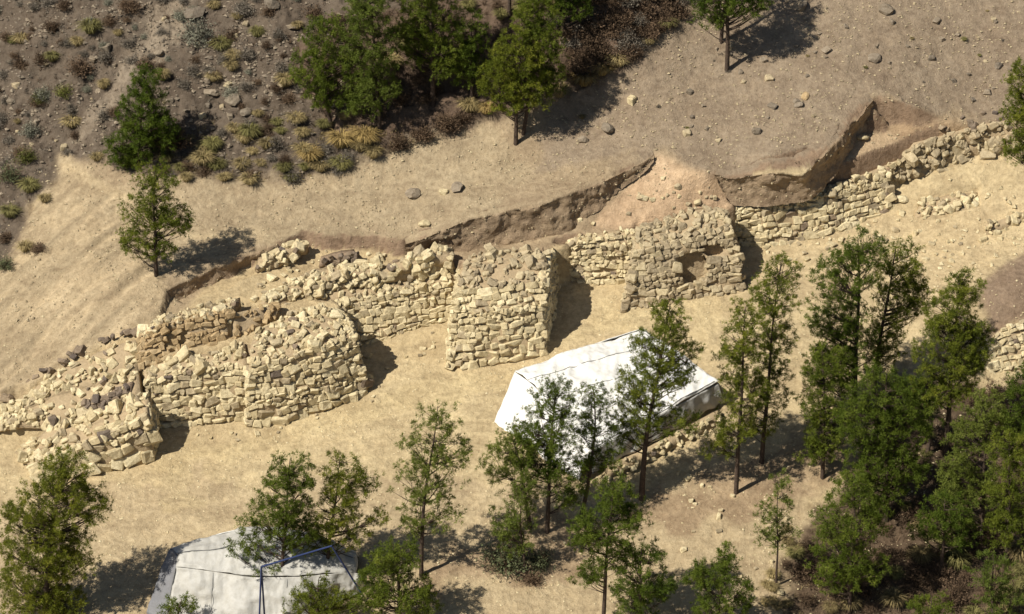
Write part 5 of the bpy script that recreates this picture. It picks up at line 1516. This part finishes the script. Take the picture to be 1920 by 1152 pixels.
def catmull(P4, t):
    a, b, c, d = P4
    return .5 * ((2 * b) + (c - a) * t + (2 * a - 5 * b + 4 * c - d) * t * t + (3 * b - a - 3 * c + d) * t ** 3)


def resample(rows, nu, lin=0.55):
    rows = np.array(rows); n = len(rows)
    out = []
    for s in np.linspace(0, n - 1, nu):
        i = min(int(s), n - 2); f = s - i
        P4 = [rows[max(i - 1, 0)], rows[i], rows[i + 1], rows[min(i + 2, n - 1)]]
        out.append(catmull(P4, f) * (1 - lin) + (rows[i] * (1 - f) + rows[i + 1] * f) * lin)
    return np.array(out)


def sheet(ctrl, nu, nv, wr=.05, seed=0, fold=0.0, sag=0.0):
    """A draped sheet through control points, creased and with thickness."""
    C = np.array([[P(*p) for p in r] for r in ctrl])          # [s, t, 3]
    A = resample(C, nu)
    A = resample(A.transpose(1, 0, 2), nv).transpose(1, 0, 2)
    uu, vv = np.meshgrid(np.linspace(0, 1, nu), np.linspace(0, 1, nv), indexing='ij')
    du = np.gradient(A, axis=0); dv = np.gradient(A, axis=1)
    n = np.cross(du, dv); n /= (np.linalg.norm(n, axis=-1, keepdims=True) + 1e-9)
    if n[..., 2].mean() < 0: n = -n
    w = wr * fbm(A[..., 0] * .9 + seed, A[..., 1] * .9, 3, seed)
    rid = 1 - np.abs(fbm(A[..., 0] * 1.1 + 3 * seed, (A[..., 1] + A[..., 2]) * 1.1, 2, seed + 4))
    w = w + wr * .8 * rid ** 4
    rid2 = 1 - np.abs(fbm(A[..., 0] * 2.6 + seed, (A[..., 1] - A[..., 2]) * 2.0 + seed, 2, seed + 14))
    w = w + wr * .45 * rid2 ** 5
    if fold:
        w = w + fold * np.sin(uu * 46 + 2.5 * fbm(uu * 5, vv * 2, 2, seed + 9)) * (.3 + .7 * vv)
    A = A + n * w[..., None]
    V = np.concatenate([A.reshape(-1, 3), (A - n * .03).reshape(-1, 3)])
    q = np.arange((nu - 1) * (nv - 1)); i = q // (nv - 1); j = q % (nv - 1); b0 = i * nv + j
    top = np.stack([b0, b0 + 1, b0 + nv + 1, b0 + nv], -1)
    o = nu * nv
    bot = np.stack([b0, b0 + nv, b0 + nv + 1, b0 + 1], -1) + o
    ed = []
    for a, b in [(k * nv, (k + 1) * nv) for k in range(nu - 1)] + [((k + 1) * nv + nv - 1, k * nv + nv - 1) for k in range(nu - 1)] + \
                [(k + 1, k) for k in range(nv - 1)] + [((nu - 1) * nv + k, (nu - 1) * nv + k + 1) for k in range(nv - 1)]:
        ed.append((a, b, b + o, a + o))
    return V, np.concatenate([top, bot, np.array(ed)]), A


def seam(root, pts, rad, name='seam', m='cord', parent=None):
    v, f = tube(np.array(pts), rad, rad, 5)
    obj(name, mesh_np(name, v, f, MAT[m], smooth=True), root)


# white tent
t1 = P(1150, 790, 0)
tent = empty('tarpaulin_tent', t1, 'long white tarpaulin tent stretched over a dig trench below the middle tower', 'tent', 'tarpaulin shelters')
rows1 = [
    [(966, 698, 1.1), (1000, 722, 1.3), (1050, 772, 1.3), (1106, 848, .9)],
    [(1030, 674, 1.2), (1065, 705, 1.45), (1115, 752, 1.35), (1175, 810, .92)],
    [(1085, 655, 1.2), (1125, 690, 1.45), (1178, 733, 1.35), (1240, 776, .95)],
    [(1145, 636, 1.2), (1190, 668, 1.45), (1242, 706, 1.35), (1298, 744, .95)],
    [(1204, 617, 1.2), (1250, 646, 1.45), (1300, 682, 1.35), (1346, 718, .95)]]
v, f, A1 = sheet(rows1, 60, 46, .10, 3)
roof1 = obj('roof_sheet', mesh_np('roof_sheet', v - t1, f, MAT['tarp'], smooth=True), tent)
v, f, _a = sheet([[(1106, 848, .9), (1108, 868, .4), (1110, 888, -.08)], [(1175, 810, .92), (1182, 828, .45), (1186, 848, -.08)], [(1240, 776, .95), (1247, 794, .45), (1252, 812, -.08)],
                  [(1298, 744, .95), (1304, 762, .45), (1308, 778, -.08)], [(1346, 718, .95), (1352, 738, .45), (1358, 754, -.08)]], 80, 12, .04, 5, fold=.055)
obj('front_flap', mesh_np('front_flap', v - t1, f, MAT['tarp_shade_and_grey'], smooth=True), tent)  # darker tarp: the flap's shade is painted into its colour
v, f, _a = sheet([[(966, 698, 1.1), (950, 735, .7), (924, 798, -.05)], [(1000, 722, 1.3), (985, 762, .8), (962, 824, -.05)], [(1050, 772, 1.3), (1040, 812, .8), (1020, 862, -.05)], [(1106, 848, .9), (1098, 870, .45), (1084, 900, -.08)]], 40, 20, .06, 8)
obj('end_flap', mesh_np('end_flap', v - t1, f, MAT['tarp'], smooth=True), tent)
v, f, _a = sheet([[(966, 698, 1.1), (962, 712, .5), (960, 716, -.1)], [(1085, 655, 1.2), (1083, 662, .6), (1082, 668, -.1)], [(1204, 617, 1.2), (1202, 626, .6), (1202, 632, -.1)]], 30, 8, .03, 9)
obj('back_flap', mesh_np('back_flap', v - t1, f, MAT['tarp'], smooth=True), tent)
v, f, _a = sheet([[(1204, 617, 1.2), (1212, 622, .6), (1218, 630, -.1)], [(1300, 682, 1.35), (1310, 690, .7), (1318, 700, -.1)], [(1346, 718, .95), (1354, 728, .5), (1360, 752, -.1)]], 30, 8, .03, 10)
obj('end_flap', mesh_np('end_flap', v - t1, f, MAT['tarp'], smooth=True), tent)
for jv in (11, 23, 34):
    seam(roof1, A1[::3, jv] - t1 + [0, 0, .008], .012)
seam(roof1, A1[::3, -2] - t1 + [0, 0, .01], .018)

# weathered tent, the shade of its end painted into the flap colour
t2 = P(430, 1120, -.1)
tent2 = empty('tarpaulin_tent', t2, 'weathered tarpaulin shelter with a grey shaded end beside the blue pipe frame', 'tent', 'tarpaulin shelters')
rows2 = [
    [(320, 1028, 1.2), (334, 1042, 1.35), (330, 1064, 1.2)],
    [(385, 1008, 1.3), (392, 1034, 1.55), (400, 1072, 1.28)],
    [(455, 990, 1.3), (462, 1022, 1.62), (470, 1080, 1.3)],
    [(540, 992, 1.25), (548, 1022, 1.45), (555, 1080, 1.2)],
    [(620, 1010, 1.0), (630, 1035, 1.05), (640, 1074, .9)],
    [(668, 1035, .65), (672, 1050, .6), (668, 1075, .45)]]
v, f, A2 = sheet(rows2, 60, 26, .09, 13)
roof2 = obj('roof_sheet', mesh_np('roof_sheet', v - t2, f, MAT['tarp_old'], smooth=True), tent2)
v, f, _a = sheet([[(330, 1064, 1.2), (322, 1110, .65), (312, 1168, -.1)], [(400, 1072, 1.25), (395, 1120, .65), (390, 1182, -.1)], [(470, 1082, 1.25), (470, 1128, .65), (470, 1186, -.1)],
                  [(555, 1082, 1.15), (560, 1120, .6), (566, 1160, -.1)], [(640, 1074, .9), (648, 1096, .45), (656, 1120, -.1)], [(668, 1075, .45), (674, 1085, .2), (680, 1096, -.1)]], 60, 30, .14, 14)
front2 = obj('front_flap', mesh_np('front_flap', v - t2, f, MAT['tarp_old'], smooth=True), tent2)
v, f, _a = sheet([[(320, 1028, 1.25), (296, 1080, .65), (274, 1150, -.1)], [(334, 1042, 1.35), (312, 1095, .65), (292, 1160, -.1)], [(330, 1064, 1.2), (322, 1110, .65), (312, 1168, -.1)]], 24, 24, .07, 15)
obj('end_flap', mesh_np('end_flap', v - t2, f, MAT['tarp_end_shade'], smooth=True), tent2)  # dark colour stands in for shade on the white end
v, f, _a = sheet([[(320, 1028, 1.25), (318, 1040, .5), (316, 1050, -.1)], [(455, 990, 1.3), (455, 1000, .5), (455, 1012, -.1)], [(540, 992, 1.25), (542, 1000, .6), (544, 1010, -.1)], [(668, 1035, .65), (670, 1040, .3), (672, 1045, -.1)]], 30, 8, .03, 16)
obj('back_flap', mesh_np('back_flap', v - t2, f, MAT['tarp'], smooth=True), tent2)
seam(roof2, A2[::3, 12] - t2 + [0, 0, .012], .022)
seam(front2, np.array([P(330, 1064, 1.23), P(322, 1100, .8), P(315, 1140, .3), P(312, 1168, 0)]) - t2, .02)
for x0 in (400, 470, 540):
    seam(front2, np.array([P(x0, 1074, 1.27), P(x0 - 2, 1100, .98), P(x0 - 4, 1130, .6), P(x0 - 5, 1165, .12)]) - t2, .01)

# blue pipe frame
b1 = P(490, 1160, -.2)
frame = empty('pipe_frame', b1, 'dark blue metal pipe frame standing over the end of the weathered shelter', 'frame')
zA, zB = P(490, 1063, 3.35), P(622, 1024, 3.35)
zC = P(681, 1118, .6); zD = P(485, 1192, -.3); zE = P(498, 1186, -.3)
for a, b, nm in ((zA, zB, 'top_rail'), (zB, zC, 'strut'), (zA, zD, 'post'), (zA, zE, 'post')):
    pts = np.linspace(a, b, 6) - b1
    v, f = tube(pts, .035, .035, 8)
    obj(nm, mesh_np(nm, v, f, MAT['blue_paint'], smooth=True), frame)


def soft_lump(name, px, py, w, h, label, cat, mname, group=None, seed=0, sink=0.0, ratio=.7):
    p = G(px, py)
    bm = bmesh.new()
    bmesh.ops.create_icosphere(bm, subdivisions=3, radius=.5)
    r = random.Random(seed)
    V = np.array([v.co[:] for v in bm.verts])
    F = np.array([[v.index for v in f.verts] for f in bm.faces])
    bm.free()
    V = np.sign(V) * np.abs(V * 2) ** .75 * .5
    s = w / (FPX / DIST)
    V = V * [s, s * ratio, h / (FPX / DIST)]
    V = V * (1 + .16 * fbm(V[:, 0] * 5 + seed, (V[:, 1] + V[:, 2]) * 5, 3, seed))[:, None]
    o = obj(name, mesh_np(name, V, F, MAT[mname], smooth=True), None, p + [0, 0, h / (FPX / DIST) * (.38 - sink)])
    o.rotation_euler = (0, 0, r.uniform(-.4, .4))
    return tag(o, label, cat, group, 'thing')


soft_lump('sandbag', 504, 1130, 34, 22, 'upper white sandbag leaning on the weathered shelter', 'sandbag', 'sack', 'sandbags by the blue frame', 3)
soft_lump('sandbag', 505, 1150, 38, 20, 'lower white sandbag under the upper one', 'sandbag', 'sack', 'sandbags by the blue frame', 4)
soft_lump('sandbag', 535, 1142, 40, 34, 'largest crumpled white sandbag beside the stacked pair', 'sandbag', 'sack', 'sandbags by the blue frame', 5)
soft_lump('folded_sheet', 636, 1098, 46, 24, 'black folded plastic sheet under the blue pipe frame', 'sheet', 'black_sheet', None, 6)
soft_lump('folded_sheet', 628, 1112, 40, 14, 'grey folded tarpaulin below the black sheet', 'sheet', 'tarp_shade_and_grey', None, 7)

# ------------------------------------------------------------------ labels for the small repeats: tie each to the nearest landmark
bpy.context.view_layer.update()
LAND = []
for o in list(bpy.data.objects):
    if o.parent is None and o.get('label') and o.name not in SHORT and o.get('category') in ('tree', 'shrub', 'grass tussock', 'rock', 'tent', 'stone tower', 'stone wall') and len(o['label'].split()) <= 10:
        w = o.location
        u, v = proj(w.x, w.y, w.z)
        if -30 < u < 1950 and -30 < v < 1190: LAND.append((float(u), float(v), o['label']))
ORD = ['nearest', 'second', 'third', 'fourth', 'fifth', 'sixth', 'seventh', 'eighth', 'ninth', 'tenth', 'eleventh', 'twelfth', 'thirteenth', 'fourteenth', 'fifteenth', 'sixteenth', 'seventeenth', 'eighteenth', 'nineteenth', 'twentieth'] + ['twenty-' + w for w in ('first', 'second', 'third', 'fourth', 'fifth', 'sixth', 'seventh', 'eighth', 'ninth')] + ['thirtieth']
pick = {}
for nm, (ph, x, y) in SHORT.items():
    k = len(ph.split())
    best = min((l for l in LAND if len(l[2].split()) + k + 4 <= 16), key=lambda l: math.hypot(l[0] - x, (l[1] - y) * 1.2))
    dx, dy = x - best[0], y - best[1]
    dr = ('right of' if dx > 0 else 'left of') if abs(dx) > abs(dy) else ('below' if dy > 0 else 'above')
    pick.setdefault((ph, dr, best[2]), []).append((math.hypot(dx, dy), nm))
for (ph, dr, lm), L in pick.items():
    L.sort()
    for q, (dd, nm) in enumerate(L):
        rank = '' if len(L) == 1 else ' ' + ORD[min(q, 29)]
        bpy.data.objects[nm]['label'] = f'{ph}{rank} {dr} the {lm}'

tri = sum(len(m.loop_triangles) if m.loop_triangles else sum(p.loop_total - 2 for p in m.polygons) for m in bpy.data.meshes)
print('triangles', tri, 'objects', len(bpy.data.objects))
